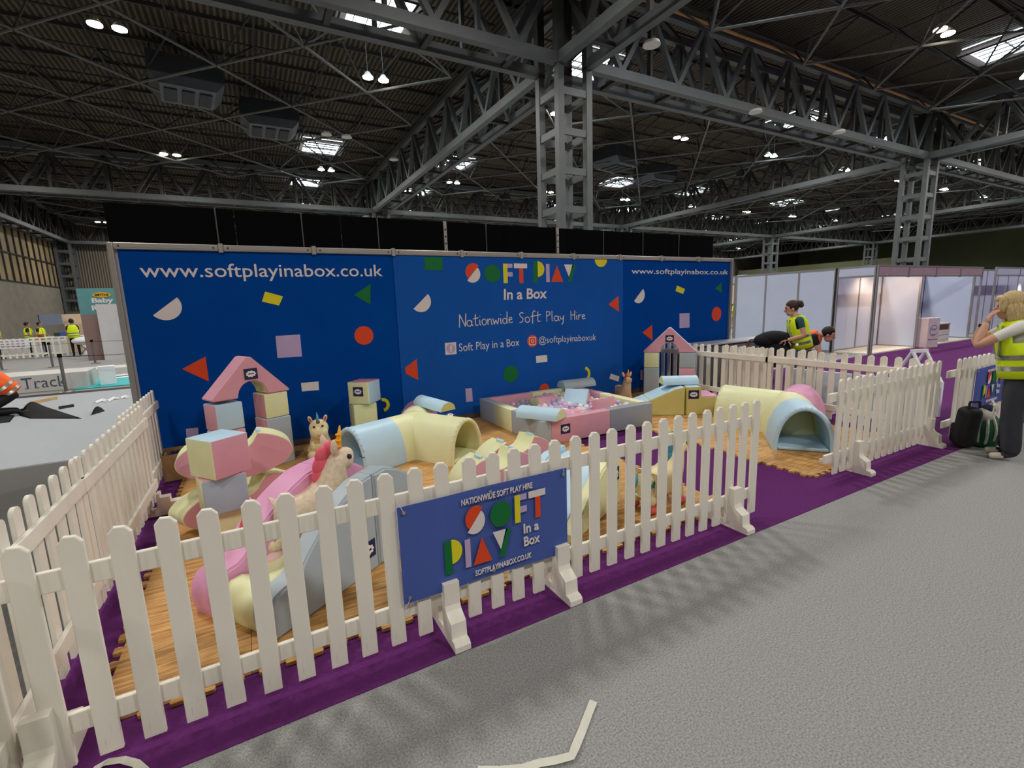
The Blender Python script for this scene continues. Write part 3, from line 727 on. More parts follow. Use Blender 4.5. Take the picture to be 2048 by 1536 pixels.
r2 = rocker('pink and cream foam rocker nearest behind the front banner', (1.74, 3.42, G0), .12, .78, .47, .24)
patch(r2, PM(.1, -.008, .1))
rocker('pink and cream foam rocker standing behind its twin near the ball pit', (2.12, 3.75, G0), .12, .80, .46, .24)
# ---------------------------------------------------------------- climb and slide (pink side, blue side, cream bed)
def slide_set():
    ang = math.atan2(.575, .82); O = Vector((-.26, 2.83))
    t = thing('climb_and_slide', 'pink, cream and blue foam climb-and-slide set behind the near fence', 'slide', (O.x, O.y, G0), ang)
    wl_, wr_, th = .34, -.34, .2
    side = [(0, 0), (-.02, .1), (-.01, .18), (.03, .235), (.09, .255), (.15, .262), (.20, .29), (.26, .36), (.36, .45), (.46, .52), (.57, .58), (.68, .625), (.80, .64), (.80, 0)]
    back = [(.805, 0), (.805, .64), (.92, .645), (1.05, .60), (1.18, .52), (1.30, .40), (1.39, .27), (1.45, .13), (1.47, 0)]
    bed = [(.02, 0), (0, .08), (.02, .15), (.08, .2), (.15, .2), (.21, .17), (.27, .17), (.36, .19), (.5, .2), (.64, .2), (.79, .2), (.79, 0)]
    step = [(.805, 0), (.805, .2), (1.03, .2), (1.24, .19), (1.25, .1), (1.44, .1), (1.45, 0)]
    def P(name, pts, y0, y1, m):
        bm = bm_new(); prism(bm, pts, y0, y1, 'Y')
        bmesh.ops.bevel(bm, geom=[e for e in bm.edges if abs(e.verts[0].co.y-e.verts[1].co.y) < 1e-6], offset=.014, segments=3, affect='EDGES')
        o = obj(name, bm, m, t); smooth_by_angle(o, 55); return o
    P('slide_side', side, wl_-th-.02, wl_, F_HOT); rs = P('slide_side', side, wr_, wr_+th-.06, F_GREYB)
    P('slide_bed', bed, wr_+th-.06, wl_-th-.02, F_CREAM)
    P('step_side', back, wl_-th-.02, wl_, F_HOT); P('step_side', back, wr_, wr_+th-.06, F_GREYB)
    P('steps', step, wr_+th-.06, wl_-th-.02, F_CREAM)
    patch(t, PM(.70, wr_-.001, .16))
    return t
slide_set()
# pale blue slide with cream sides behind the banner's right end
def slide2():
    t = thing('foam_slide', 'pale blue and cream foam slide with a pink top behind the right of the banner', 'slide', (1.85, 2.55, G0), math.atan2(.36, .74))
    bed = [(0, 0), (0, .05), (.1, .1), (.3, .22), (.5, .34), (.62, .38), (.85, .38), (.85, 0)]
    sd = [(.0, 0), (.0, .06), (.1, .13), (.3, .27), (.5, .39), (.6, .42), (.86, .42), (.86, 0)]
    def P(name, pts, y0, y1, m, bv=.015):
        bm = bm_new(); prism(bm, pts, y0, y1, 'Y')
        bmesh.ops.bevel(bm, geom=[e for e in bm.edges if abs(e.verts[0].co.y-e.verts[1].co.y) < 1e-6], offset=bv, segments=2, affect='EDGES')
        return smooth_by_angle(obj(name, bm, m, t), 50)
    P('slide_bed', bed, .1, .52, F_BLUE); P('slide_side', sd, 0, .1, F_CREAM); P('slide_side', sd, .52, .62, F_BLUE)
    P('top_pad', [(.62, .42), (.62, .44), (.86, .44), (.86, .42)], 0, .1, F_PINK, .006)
    patch(t, PM(.74, -.001, .28)); return t
slide2()
# ---------------------------------------------------------------- Y-shaped tunnels
def dshape(w, h, n=18): return [(w/2*math.cos(PI*i/n), h*math.sin(PI*i/n)**.85 if 0 < i < n else 0) for i in range(n+1)]
def tunnel(label, J, arms, hgt=.47, wid=.57):
    """arms: list of (direction angle, length, [(fraction0, fraction1, material), ...], open)"""
    t = thing('play_tunnel', label, 'play tunnel', (J[0], J[1], G0))
    for ang, L, parts in arms:
        R = Matrix.Rotation(ang-PI/2, 4, 'Z')
        for a, b, m in parts:
            bm = bm_new(); out = dshape(wid, hgt); inn = dshape(wid-.09, hgt-.045); n = len(out)
            vo = [[bm.verts.new(R @ Vector((x, L*f, z))) for x, z in out] for f in (a, b)]; vi = [[bm.verts.new(R @ Vector((x, L*f, z))) for x, z in inn] for f in (a, b)]
            for i in range(n-1):
                bm.faces.new((vo[0][i], vo[1][i], vo[1][i+1], vo[0][i+1])); bm.faces.new((vi[0][i+1], vi[1][i+1], vi[1][i], vi[0][i]))
                for e in (0, 1): bm.faces.new((vo[e][i], vo[e][i+1], vi[e][i+1], vi[e][i]))
            for e in (0, n-1): bm.faces.new((vo[0][e], vi[0][e], vi[1][e], vo[1][e]))
            bmesh.ops.recalc_face_normals(bm, faces=bm.faces[:])
            smooth_by_angle(obj('tunnel_shell', bm, m, t), 50)
        bm = bm_new(); box(bm, R @ Vector((0, L*.55, .022)), (wid-.1, L*.88, .04), ang-PI/2, bevel=.015); obj('floor_pad', bm, parts[-1][2] if parts[-1][2] is not F_HOT else F_PINK, t)
        bm = bm_new(); tube(bm, [R @ Vector((x*1.0, L, z)) for x, z in dshape(wid-.045, hgt-.02)], .026, 8); smooth_by_angle(obj('mouth_roll', bm, parts[-1][2], t), 60)
    # cloth hub joining the arms
    bm = bm_new(); ball(bm, (0, 0, 0), 1, 28, 14, (wid*.62, wid*.62, hgt*1.0))
    for v in list(bm.verts):
        if v.co.z < -.001: v.co.z = 0
    smooth_by_angle(obj('hub', bm, F_CREAM, t), 60)
    return t
J1 = (1.6, 5.42)
d2r = math.radians
t1 = tunnel('Y-shaped foam tunnel with blue and cream mouths before the three-block tower', J1, [(d2r(202), .86, [(.1, .42, F_CREAM), (.42, 1.0, F_BLUE)]), (d2r(299), .78, [(.1, .5, F_CREAM), (.5, 1.0, F_CREAM)]), (d2r(68), .74, [(.1, .5, F_CREAM), (.5, 1.0, F_HOT)])])
patch(t1, PM(.33, -.36, .452, d2r(29), d2r(-70)), .11)
J2 = (5.86, 3.45)
t2 = tunnel('Y-shaped foam tunnel with wide blue mouth and pink back on the right mat', J2, [(d2r(221), .92, [(.1, .45, F_CREAM), (.45, 1.0, F_BLUE)]), (d2r(103), .80, [(.1, .5, F_CREAM), (.5, 1.0, F_CREAM)]), (d2r(18), .66, [(.1, .4, F_HOT), (.4, 1.0, F_HOT)])], .5, .6)
bm = bm_new(); box(bm, (5.95, 3.5, .16), (.5, .04, .2), .7, bevel=.015); tag(obj('foam_wedge', bm, F_DEEP), 'deep yellow foam pad deep inside the blue tunnel mouth on the right', 'foam pad')
# ---------------------------------------------------------------- half cylinders
def halfcyl(label, loc, rz, L, r, m, mcap, tiltx=0, tilty=0):
    t = thing('half_cylinder', label, 'foam half cylinder', loc, rz); t.rotation_euler = (tiltx, tilty, rz)
    bm = bm_new(); prism(bm, arc(0, 0, r, 0, 180, 18, r*.92), -L/2, L/2, 'X')
    smooth_by_angle(obj('curved_body', bm, m, t), 50)
    for s in (-1, 1):
        bm = bm_new(); prism(bm, arc(0, .004, r*.94, 0, 180, 18, r*.86), s*L/2, s*(L/2+.005), 'X'); obj('end_cap', bm, mcap, t)
    return t
halfcyl('pale blue half cylinder with yellow end lying on the pink end of the left tunnel', (1.93, 5.62, G0+.455), d2r(-72), .56, .115, F_BLUE, F_YEL, 0, .06)
# ---------------------------------------------------------------- ball pit
pit = thing('ball_pit', 'square pastel foam ball pit full of balls against the blue wall', 'ball pit', (0, 0, G0))
PX0, PX1, PY0, PY1, PT, PHt = 2.93, 4.72, 4.64, 6.42, .13, .31
def wallseg(a, b, m): 
    bm = bm_new(); box(bm, ((a[0]+b[0])/2, (a[1]+b[1])/2, PHt/2), (abs(b[0]-a[0]), abs(b[1]-a[1]), PHt), bevel=.01, seg=2); return smooth_by_angle(obj('wall_pad', bm, m, pit), 50)
wallseg((PX0, PY0), (PX0+PT, 5.42), F_GREYB); wallseg((PX0, 5.42), (PX0+PT, 5.92), F_CREAM); wallseg((PX0, 5.92), (PX0+PT, PY1), F_GREYB)
wallseg((PX0+PT, PY0), (3.97, PY0+PT), F_PINK); wallseg((3.97, PY0), (PX1, PY0+PT), F_GREYB_SHADE)
wallseg((PX0+PT, PY1-PT), (3.8, PY1), F_PINK); wallseg((3.8, PY1-PT), (PX1-PT, PY1), F_CREAM)
wallseg((PX1-PT, 5.62), (PX1, PY1), F_PINK); wallseg((PX1-PT, PY0+PT), (PX1, 5.62), F_CREAM)
bm = bm_new(); box(bm, ((PX0+PX1)/2, (PY0+PY1)/2, .02), (PX1-PX0-2*PT, PY1-PY0-2*PT, .03)); obj('floor_pad', bm, F_LILAC, pit)
patch(pit, PM(PX0+.33, PY0-.001, .17), .14)
bcols = [('white', (232, 226, 222)), ('pink', (228, 178, 204)), ('lilac', (186, 164, 206)), ('pearl grey', (178, 178, 184)), ('cream', (234, 222, 176))]
bm = bm_new(); ball(bm, (0, 0, 0), .045, 14, 9); bmesh0 = mesh(bm, 'ball', True)
bms = []
for n, c in bcols:
    me = bmesh0.copy(); me.materials.append(mat('ball_'+n, c, .3, .02, 10, spec=.4)); bms.append(me)
cnt = 0; step = .084
for j in range(int((PY1-PY0-2*PT-.06)/step)):
    for i in range(int((PX1-PX0-2*PT-.06)/step)):
        x = PX0+PT+.055+i*step+(.5*step if j % 2 else 0); y = PY0+PT+.055+j*step
        if x > PX1-PT-.04: continue
        h = .05*math.sin(x*4.3)*math.cos(y*3.7)
        k = random.choice((0, 0, 1, 1, 2, 2, 3, 3, 4)); cnt += 1
        if cnt > 298: break
        o = obj('ball', bms[k], None, None, (x+random.uniform(-.012, .012), y+random.uniform(-.012, .012), .24+h+random.uniform(-.012, .022)))
        tag(o, bcols[k][0]+' plastic ball among the balls of the ball pit', 'ball', 'balls in the ball pit')
halfcyl('pale blue half cylinder lying across the near left corner of the ball pit', (3.03, 4.83, G0+PHt+.004), d2r(-60), .56, .14, F_BLUE, F_CREAM)
halfcyl('grey-blue half cylinder lying on the back right rim of the ball pit', (4.68, 6.32, G0+PHt+.004), d2r(-4), .6, .135, F_GREYB, F_BLUE)
halfcyl('pink half cylinder sunk in the balls at the back left of the pit', (3.72, 5.85, .235), d2r(12), .34, .14, F_PINK, F_CREAM, .35, 0)
halfcyl('pink half cylinder with cream end among the balls near the pit front', (3.52, 5.0, .24), d2r(-8), .36, .1, F_PINK, F_CREAM)
def wedge(label, loc, rz, L, w_, h_, m1, m2):
    t = thing('foam_prism', label, 'foam prism', loc, rz)
    bm = bm_new(); prism(bm, [(-w_/2, 0), (w_/2, 0), (0, h_)], -L/2, L/2, 'X')
    ms = [m1, m2]; bm.normal_update()
    for f in bm.faces: f.material_index = 1 if abs(f.normal.x) > .9 else 0
    bmesh.ops.bevel(bm, geom=bm.edges[:], offset=.008, segments=2, affect='EDGES'); obj('prism_body', bm, ms, t); return t
wedge('pale blue triangular foam prism with pink end standing in the ball pit', (4.17, 5.62, .245), d2r(-52), .36, .36, .21, F_BLUE, F_PINK)
block('pink foam block tilted among the balls at the right of the pit', (4.22, 5.02, .2), d2r(8), (.36, .12, .2), [F_PINK]*6, tilt=-.35)
# ---------------------------------------------------------------- ramp, step and half cylinder right of the pit
rang = math.atan2(-.44, .7)
ramp = thing('foam_ramp', 'blue-topped yellow foam ramp sloping down to the ball pit', 'foam ramp', (5.06, 5.02, G0), rang)
def extr(parent, name, pts, y0, y1, ms, top=None, bv=.01):
    bm = bm_new(); prism(bm, pts, y0, y1, 'Y'); bm.normal_update()
    for f in bm.faces: f.material_index = 1 if (len(ms) > 1 and f.normal.z > .3) else 0
    bmesh.ops.bevel(bm, geom=bm.edges[:], offset=bv, segments=2, affect='EDGES'); return smooth_by_angle(obj(name, bm, ms, parent), 50)
extr(ramp, 'ramp_body', [(-.3, 0), (-.3, .12), (.0, .235), (.36, .39), (.5, .42), (.5, 0)], 0, .5, [F_YEL, F_BLUE])
stepb = thing('foam_step', 'yellow foam step block with navy patch beside the ramp', 'foam step', (5.5, 4.743, G0), rang)
extr(stepb, 'step_body', [(.0, 0), (.0, .42), (.21, .42), (.22, .27), (.46, .265), (.46, 0)], 0, .5, [F_YEL, F_BLUE])
bm = bm_new(); box(bm, (.345, .25, .272), (.22, .46, .016), bevel=.006); obj('tread_pad', bm, F_HOT, stepb)
patch(stepb, PM(.105, -.001, .31), .15)
block('cream foam step lying flat beyond the yellow step block', (6.18, 4.62, G0), rang, (.3, .5, .16), [F_CREAM, F_CREAM, F_CREAM, F_CREAM, F_HOT, F_CREAM])
halfcyl('pale blue half cylinder with cream end resting on top of the yellow ramp', (5.62, 5.0, G0+.43), d2r(-30), .52, .13, F_BLUE, F_CREAM)
# ---------------------------------------------------------------- small arch on the right
A2 = Vector((5.9, 6.02)); a2r = math.atan2(-.6, .54)
def pb2(label, s0, z, size, m6):
    x, y = along(A2, a2r, s0+size[0]/2, size[1]/2); return block(label, (x, y, z), a2r, size, m6)
pb2('grey-blue foam block with pink side under the right-hand arch, nearer the wall', 0, G0, (.25, .25, .54), [F_GREYB, F_BLUE, F_BLUE, F_PINK, F_BLUE, F_BLUE])
pb2('cream foam block at the top of the left pillar of the right-hand arch', 0, G0+.545, (.25, .25, .26), [F_CREAM, F_BLUE, F_BLUE, F_BLUE, F_CREAM, F_BLUE])
pb2('pink foam block low in the right pillar of the right-hand arch', .58, G0+.26, (.25, .25, .28), [F_PINK, F_BLUE, F_BLUE, F_BLUE, F_PINK, F_BLUE])
pb2('grey foam block at the foot of the right pillar of the right-hand arch', .58, G0, (.25, .25, .255), [F_GREYB, F_CREAM, F_BLUE, F_BLUE, F_PINK, F_BLUE])
pb2('grey foam block at the top of the right pillar of the right-hand arch', .58, G0+.545, (.25, .25, .26), [F_GREYB, F_BLUE, F_BLUE, F_CREAM, F_GREYB, F_BLUE])
x, y = along(A2, a2r, -.01, 0); arch_roof('pink triangular foam arch with pale blue roof in the right corner', (x, y, G0+.81), a2r, .85, .42, .26, F_PINK, F_BLUE, F_CREAM)
# ---------------------------------------------------------------- cardboard box in the corner
M_CARD = mat('cardboard', (168, 134, 94), .85, .08, 5)
bxo = thing('cardboard_box', 'open brown cardboard box of dark packets in the left wall corner', 'box', (-.72, 6.1, .006), .06)
for c, s in (((0, -.17, .14), (.5, .01, .28)), ((0, .17, .14), (.5, .01, .28)), ((-.245, 0, .14), (.01, .33, .28)), ((.245, 0, .14), (.01, .33, .28)), ((0, 0, .005), (.49, .33, .01))):
    bm = bm_new(); box(bm, c, s); obj('box_wall', bm, M_CARD, bxo)
bm = bm_new()
for k in range(9): box(bm, (-.18+.045*k, random.uniform(-.03, .03), .2), (.035, .26, .1), random.uniform(-.2, .2), bevel=.008)
o = obj('packets', bm, mat('dark_packet', (40, 50, 84), .3, .3, 30), bxo); o['kind'] = 'stuff'
# ================================================================ skinned bodies: hopper animals and people
def skin_mesh(vs_, es_, root=0, sub=2):
    me = bpy.data.meshes.new('sk'); bm = bmesh.new(); L = bm.verts.layers.skin.verify()
    bv = []
    for i, v in enumerate(vs_):
        b = bm.verts.new(v[:3]); b[L].radius = (v[3], v[4] if len(v) > 4 else v[3]); b[L].use_root = (i == root); bv.append(b)
    for a, b in es_: bm.edges.new((bv[a], bv[b]))
    bm.to_mesh(me); bm.free()
    o = bpy.data.objects.new('sk', me); C.objects.link(o)
    m = o.modifiers.new('s', 'SKIN'); m.use_smooth_shade = True; m.branch_smoothing = .3
    s = o.modifiers.new('d', 'SUBSURF'); s.levels = sub; s.render_levels = sub
    bpy.context.view_layer.update(); dg = bpy.context.evaluated_depsgraph_get()
    out = bpy.data.meshes.new_from_object(o.evaluated_get(dg)); bpy.data.objects.remove(o); bpy.data.meshes.remove(me)
    out.materials.clear(); return out
def hopper(label, loc, rz, S, m_body, m_mane, m_horn, m_hoof, spots=None, face=0, plump=1.0, short=False):
    t = thing('ride_on_unicorn', label, 'bouncy toy', loc, rz); t.scale = (S, S, S)
    c, s = math.cos(face), math.sin(face)
    def hd(x, y, z):  # head turned by face about the neck
        dx = x-.17; return (.17+dx*c-y*s, dx*s+y*c, z)
    P_ = plump
    V = [(-.20, 0, .22, .115*P_), (-.06, 0, .21, .115*P_), (.08, 0, .215, .115*P_), (.14, 0, .28, .118*P_), (.175, 0, .38, .092*P_), hd(.20, 0, .50)+(.08*P_,), hd(.275, 0, .485)+(.07*P_,), hd(.305, 0, .475)+(.06*P_,)]
    if short: V[3:8] = [(.12, 0, .30, .13), (.15, 0, .38, .125), hd(.17, 0, .47)+(.13,), hd(.24, 0, .44)+(.12,), hd(.27, 0, .42)+(.1,)]
    E = [(0, 1), (1, 2), (2, 3), (3, 4), (4, 5), (5, 6), (6, 7)]
    for x, b in ((-.19, 0), (.14, 2)):
        for y in (-.075, .075):
            n = len(V); V += [(x, y, .13, .065), (x*1.12, y*1.25, .05, .052)]; E += [(b, n), (n, n+1)]
    if short:
        bm = bm_new(); ball(bm, (0, 0, .2), .19, 20, 14, (.9, .82, 1.05)); ball(bm, (.07, 0, .34), .13, 16, 12); ball(bm, (.11, 0, .48), .14, 20, 14, (.95, 1, 1)); ball(bm, (.17, 0, .43), .125, 20, 14, (.95, 1.02, .9))
        for y in (-.1, .1): ball(bm, (.12, y, .2), .065, 12, 10, (.9, .8, 1.5), Matrix.Rotation(.3, 3, 'Y')); ball(bm, (-.1, y*1.2, .09), .085, 12, 10); ball(bm, (.12, y*1.2, .07), .075, 12, 10)
        bd = obj('body', bm, m_body, t)
    else: bd = obj('body', skin_mesh(V, E, 1, 2), m_body, t)
    for p in bd.data.polygons: p.use_smooth = True
    for x in (-.215, .16):
        for y in (-.094, .094):
            bm = bm_new(); ball(bm, (x, y, .035), .058, 12, 8, (1, 1, .62)); obj('hoof', bm, m_hoof, t, smooth=True)
    bm = bm_new(); h = hd(.225, 0, .55) if not short else hd(.22, 0, .6); cone(bm, h, (h[0]+.03*c, h[1]+.03*s, h[2]+.15), .026, .004, 12)
    for k in range(3): cone(bm, (h[0]+.006*k*c, h[1], h[2]+.02+.035*k), (h[0]+.006*k*c, h[1], h[2]+.032+.035*k), .027-.005*k, .025-.005*k, 12)
    obj('horn', bm, m_horn, t, smooth=True)
    for y in (-.055, .055):
        e = Vector(hd(.17, y, .555)) if not short else Vector(hd(.17, y*1.6, .60)); bm = bm_new(); q = Matrix.Rotation(.35*(1 if y < 0 else -1), 3, 'X')
        ball(bm, e+Vector((0, y*.3, .035)), .05, 10, 8, (.35, .55, 1.15), q); o = obj('ear', bm, m_body, t, smooth=True)
        bm = bm_new(); ball(bm, e+Vector((.013*c, y*.3+.013*s, .035)), .035, 10, 8, (.3, .5, 1.1), q); obj('ear_inside', bm, m_hoof, o, smooth=True)
    bm = bm_new()
    for k, (x, z, r) in enumerate(((.17, .57, .045), (.13, .54, .05), (.115, .48, .055), (.108, .42, .055), (.10, .36, .055), (.085, .31, .045))):
        ball(bm, (x, 0, z), r, 10, 8, (.85, .8, 1.2), Matrix.Rotation(.5, 3, 'Y'))
    obj('mane', bm, m_mane, t, smooth=True)
    bm = bm_new(); ball(bm, (-.31, 0, .25), .045, 10, 8, (.6, .7, 1.7), Matrix.Rotation(.5, 3, 'Y')); obj('tail', bm, m_mane, t, smooth=True)
    for y in (-.062, .062):
        bm = bm_new(); ball(bm, hd(.262, y*P_, .512) if not short else hd(.235, y*.95, .535), .017, 8, 6); obj('eye', bm, mat('eye_dark', (50, 34, 54), .3), t, smooth=True)
    bm = bm_new(); mx_, mz_ = (.388, .463) if not short else (.291, .41)
    tube(bm, [hd(mx_, -.025+.0125*k, mz_-.006*math.sin(PI*k/4)) for k in range(5)], .003, 5); obj('mouth', bm, mat('eye_dark', (50, 34, 54), .3), t)
    if spots:
        for x, y, z, m in spots:
            bm = bm_new(); pts = [(x+.03*(1 if i % 2 == 0 else .42)*math.cos(PI/2+PI*i/5), z+.03*(1 if i % 2 == 0 else .42)*math.sin(PI/2+PI*i/5)) for i in range(10)]
            prism(bm, pts, y, y+.012, 'Y'); obj('printed_star', bm, m, t)
    return t
M_HW = mat('hopper_cream_fleck', (226, 206, 178), .5, .14, 40); M_HC = mat('hopper_cream', (232, 216, 170), .45, .03, 8); M_HB = mat('hopper_fawn', (206, 176, 148), .55, .05, 8)
M_HP = mat('mane_pink', (228, 92, 112), .5, .1, 14); M_HR = mat('mane_red', (156, 36, 40), .5, .1, 14); M_HT = mat('mane_teal', (64, 132, 150), .5, .1, 14)
M_HORNO = mat('horn_orange', (244, 170, 40), .4, .1, 10); M_HORNB = mat('horn_teal', (98, 176, 196), .4, .05, 10); M_HOOF = mat('hoof_red', (214, 92, 86), .5, .05, 8); M_HOOFW = mat('hoof_pink', (232, 196, 190), .5, .05, 8)
M_STARG = mat('star_green', (42, 128, 92), .5, .03, 8)
hopper('flecked white ride-on unicorn with pink mane and orange horn on the slide platform', (.19, 3.28, G0+.15), .12, 1.1, M_HW, M_HP, M_HORNO, M_HOOFW, face=.2, plump=1.16)
hopper('cream ride-on unicorn with teal horn and red mane facing the camera by the tower', (.58, 5.82, G0), d2r(-98), .76, M_HC, M_HR, M_HORNB, M_HOOF, short=True)
hopper('cream ride-on unicorn with teal mane and green star behind the front pickets', (2.86, 2.72, G0), .05, .98, M_HC, M_HT, M_HORNB, M_HOOF, spots=[(-.21, -.122, .25, M_STARG), (.02, -.122, .24, M_STARG)], face=-.15, plump=1.08)
hopper('small fawn ride-on unicorn with orange horn by the wall behind the pit', (5.42, 6.0, G0), d2r(-110), .84, M_HB, M_HP, M_HORNO, M_HOOFW)
# ---------------------------------------------------------------- people
SK_A = mat('skin_a', (206, 158, 134), .55, .05, 14, spec=.3); SK_B = mat('skin_b', (176, 126, 102), .55, .05, 14, spec=.3)
def hair_mat(n, c): return mat(n, c, .5, .3, 30, .5, 60, stretch=(4, 4, .6))
HAIR_D = hair_mat('hair_dark', (36, 26, 22)); HAIR_BR = hair_mat('hair_brown', (62, 42, 34)); HAIR_BL = hair_mat('hair_blond', (196, 172, 122))
V_YEL = mat('vest_yellow', (212, 236, 26), .7, .05, 6, .2, 12); V_ORG = mat('vest_orange', (244, 104, 42), .7, .05, 6, .2, 12); V_REF = mat('reflective_tape', (156, 156, 150), .35, .05, 20, metal=.3)
T_GRN = mat('shirt_green', (44, 84, 84), .85, .08, 10, .3, 14); T_BLK = mat('cloth_black', (26, 26, 30), .85, .12, 10, .3, 12); T_WHT = mat('shirt_white', (226, 224, 218), .8, .03, 10, .3, 14); T_GRY = mat('trousers_dark_grey', (52, 54, 60), .85, .1, 10, .4, 10); T_JEAN = mat('jeans', (70, 82, 108), .85, .12, 20, .3, 14)
SHOE_W = mat('shoe_white', (216, 206, 190), .6, .04, 10); SHOE_B = mat('shoe_black', (24, 24, 26), .5, .05, 10)
def hand_mesh(wr, d, n, S, curl=.5, side=1):
    """palm and five fingers from wrist wr along d, n = back-of-hand normal"""
    d = d.normalized(); n = (n-d*n.dot(d)).normalized(); s = d.cross(n)*side
    V = [tuple(wr)+(.026*S, .018*S), tuple(wr+d*.05*S)+(.036*S, .016*S), tuple(wr+d*.085*S)+(.04*S, .013*S)]; E = [(0, 1), (1, 2)]
    Vs = []; Es = []
    for k, (off, ln) in enumerate(((-.031, .062), (-.011, .074), (.010, .070), (.030, .056))):
        b = len(V); p = wr+d*.088*S+s*off*S; dd = d
        V.append(tuple(p)+(.0095*S,)); E.append((2, b))
        for j, f in enumerate((.45, .32, .23)):
            dd = (dd-n*curl*(.5+.35*j)).normalized(); p = p+dd*ln*f*S; V.append(tuple(p)+((.009-.0008*j)*S,)); E.append((b+j, b+j+1))
    b = len(V); p = wr+d*.03*S-s*.034*S; V.append(tuple(p)+(.011*S,)); E.append((1, b)); dd = (d*.6-s*.7-n*.25).normalized()
    for j, f in enumerate((.035, .028)):
        p = p+dd*f*S; V.append(tuple(p)+(.0095*S,)); E.append((b+j, b+j+1)); dd = (dd+d*.4).normalized()
    return skin_mesh(V, E, 1, 1)
def person(label, loc, rz, J, cloth, hairm, hairstyle, vest, skin, S=1.0, hands=(.5, .5), handdir=None, look=None, tilt=0, sleeve='short', group=None, hem=-.16):
    """J: joints in local metres, facing +x. keys: pel, chest, neck, head, sh_l/r, el_l/r, wr_l/r, hip_l/r, kn_l/r, an_l/r, to_l/r"""
    t = thing('person', label, 'person', loc, rz, group)
    j = {k: Vector(v) for k, v in J.items()}
    ch, pe = j['chest'], j['pel']; waist = pe.lerp(ch, .45)
    V = []; E = []; reg = []; ix = {}
    def av(k, p, r, r2=None): ix[k] = len(V); V.append(tuple(p)+(r, r2 or r))
    def ed(a, b, rg): E.append((ix[a], ix[b])); reg.append((Vector(V[ix[a]][:3]), Vector(V[ix[b]][:3]), (V[ix[a]][3]+V[ix[b]][3])/2, rg))
    av('pel', pe, .135, .12); av('waist', waist, .125, .105); av('chest', ch, .15, .115); av('uch', ch.lerp(j['neck'], .55), .12, .09); av('neck', j['neck'], .055); av('hb', j['neck'].lerp(j['head'], .6), .06)
    ed('pel', 'waist', 'top'); ed('waist', 'chest', 'top'); ed('chest', 'uch', 'top'); ed('uch', 'neck', 'skin'); ed('neck', 'hb', 'skin')
    for s in 'lr':
        av('sh'+s, j['sh_'+s], .062); av('el'+s, j['el_'+s], .043); av('wr'+s, j['wr_'+s], .029)
        av('ua'+s, j['sh_'+s].lerp(j['el_'+s], .45), .052); av('fa'+s, j['el_'+s].lerp(j['wr_'+s], .3), .043)
        ed('uch', 'sh'+s, 'top'); ed('sh'+s, 'ua'+s, 'top'); ed('ua'+s, 'el'+s, 'top' if sleeve == 'long' else 'skin'); ed('el'+s, 'fa'+s, 'top' if sleeve == 'long' else 'skin'); ed('fa'+s, 'wr'+s, 'skin')
        wide = cloth.get('wide', 1)
        av('hp'+s, j['hip_'+s], .098); av('th'+s, j['hip_'+s].lerp(j['kn_'+s], .45), .085*wide**.5); av('kn'+s, j['kn_'+s], .06*wide); av('cf'+s, j['kn_'+s].lerp(j['an_'+s], .35), .058*wide); av('an'+s, j['an_'+s], .04*wide*wide)
        ed('pel', 'hp'+s, 'leg'); ed('hp'+s, 'th'+s, 'leg'); ed('th'+s, 'kn'+s, 'leg'); ed('kn'+s, 'cf'+s, 'leg'); ed('cf'+s, 'an'+s, 'leg')
        av('he'+s, j['an_'+s]+Vector((0, 0, -.035)), .036); av('to'+s, j['to_'+s], .034, .028); ed('an'+s, 'he'+s, 'shoe'); ed('he'+s, 'to'+s, 'shoe')
    me = skin_mesh(V, E, 0, 2)
    mats_ = [skin, cloth['top'], cloth['leg'], cloth['shoe']]; rid = {'skin': 0, 'top': 1, 'leg': 2, 'shoe': 3}
    for p in me.polygons:
        c = p.center; best = None
        for a, b, r, rg in reg:
            ab = b-a; u = max(0, min(1, (c-a).dot(ab)/max(ab.length_squared, 1e-9))); dd = (c-(a+ab*u)).length-r
            if best is None or dd < best[0]: best = (dd, rg)
        p.material_index = rid[best[1]]
    bm = bmesh.new(); bm.from_mesh(me)
    hds = []
    for s, cu in zip('lr', hands):
        d = (j['wr_'+s]-j['el_'+s]); 
        if handdir and s in handdir: d = Vector(handdir[s][0]); n = Vector(handdir[s][1])
        else: n = Vector((0, 1 if s == 'l' else -1, .3))
        hm = hand_mesh(j['wr_'+s], d, n, 1.0, cu, 1 if s == 'l' else -1); bm.from_mesh(hm); bpy.data.meshes.remove(hm)
    # head: skull, jaw, nose, ears, lips in one mesh with the body
    hq = (look or Quaternion()).to_matrix(); hc = j['head']
    def HP(x, y, z): return hc+hq @ Vector((x, y, z))
    n0 = len(bm.faces)
    ball(bm, HP(0, 0, .02), .1, 20, 14, (.98, .78, 1.08), hq); ball(bm, HP(.025, 0, -.055), .075, 16, 10, (.95, .78, 1.0), hq)
    cone(bm, HP(.085, 0, .015), HP(.112, 0, -.022), .012, .019, 8); ball(bm, HP(.108, 0, -.024), .017, 8, 6)
    for s in (-1, 1): ball(bm, HP(-.005, s*.08, -.005), .03, 8, 6, (.7, .35, 1.05), hq)
    bmesh.ops.recalc_face_normals(bm, faces=bm.faces[n0:] if False else list(bm.faces)[n0:])
    bm.to_mesh(me); bm.free()
    for m in mats_: me.materials.append(m)
    for p in me.polygons: p.use_smooth = True
    obj('body', me, None, t)
    for s in (-1, 1):
        bm = bm_new(); ball(bm, HP(.083, s*.033, .018), .012, 8, 6); obj('eye', bm, mat('eye_brown', (40, 30, 28), .3), t, smooth=True)
        bm = bm_new(); bar(bm, HP(.09, s*.016, .042), HP(.082, s*.05, .044), .006, n=5); obj('eyebrow', bm, hairm, t)
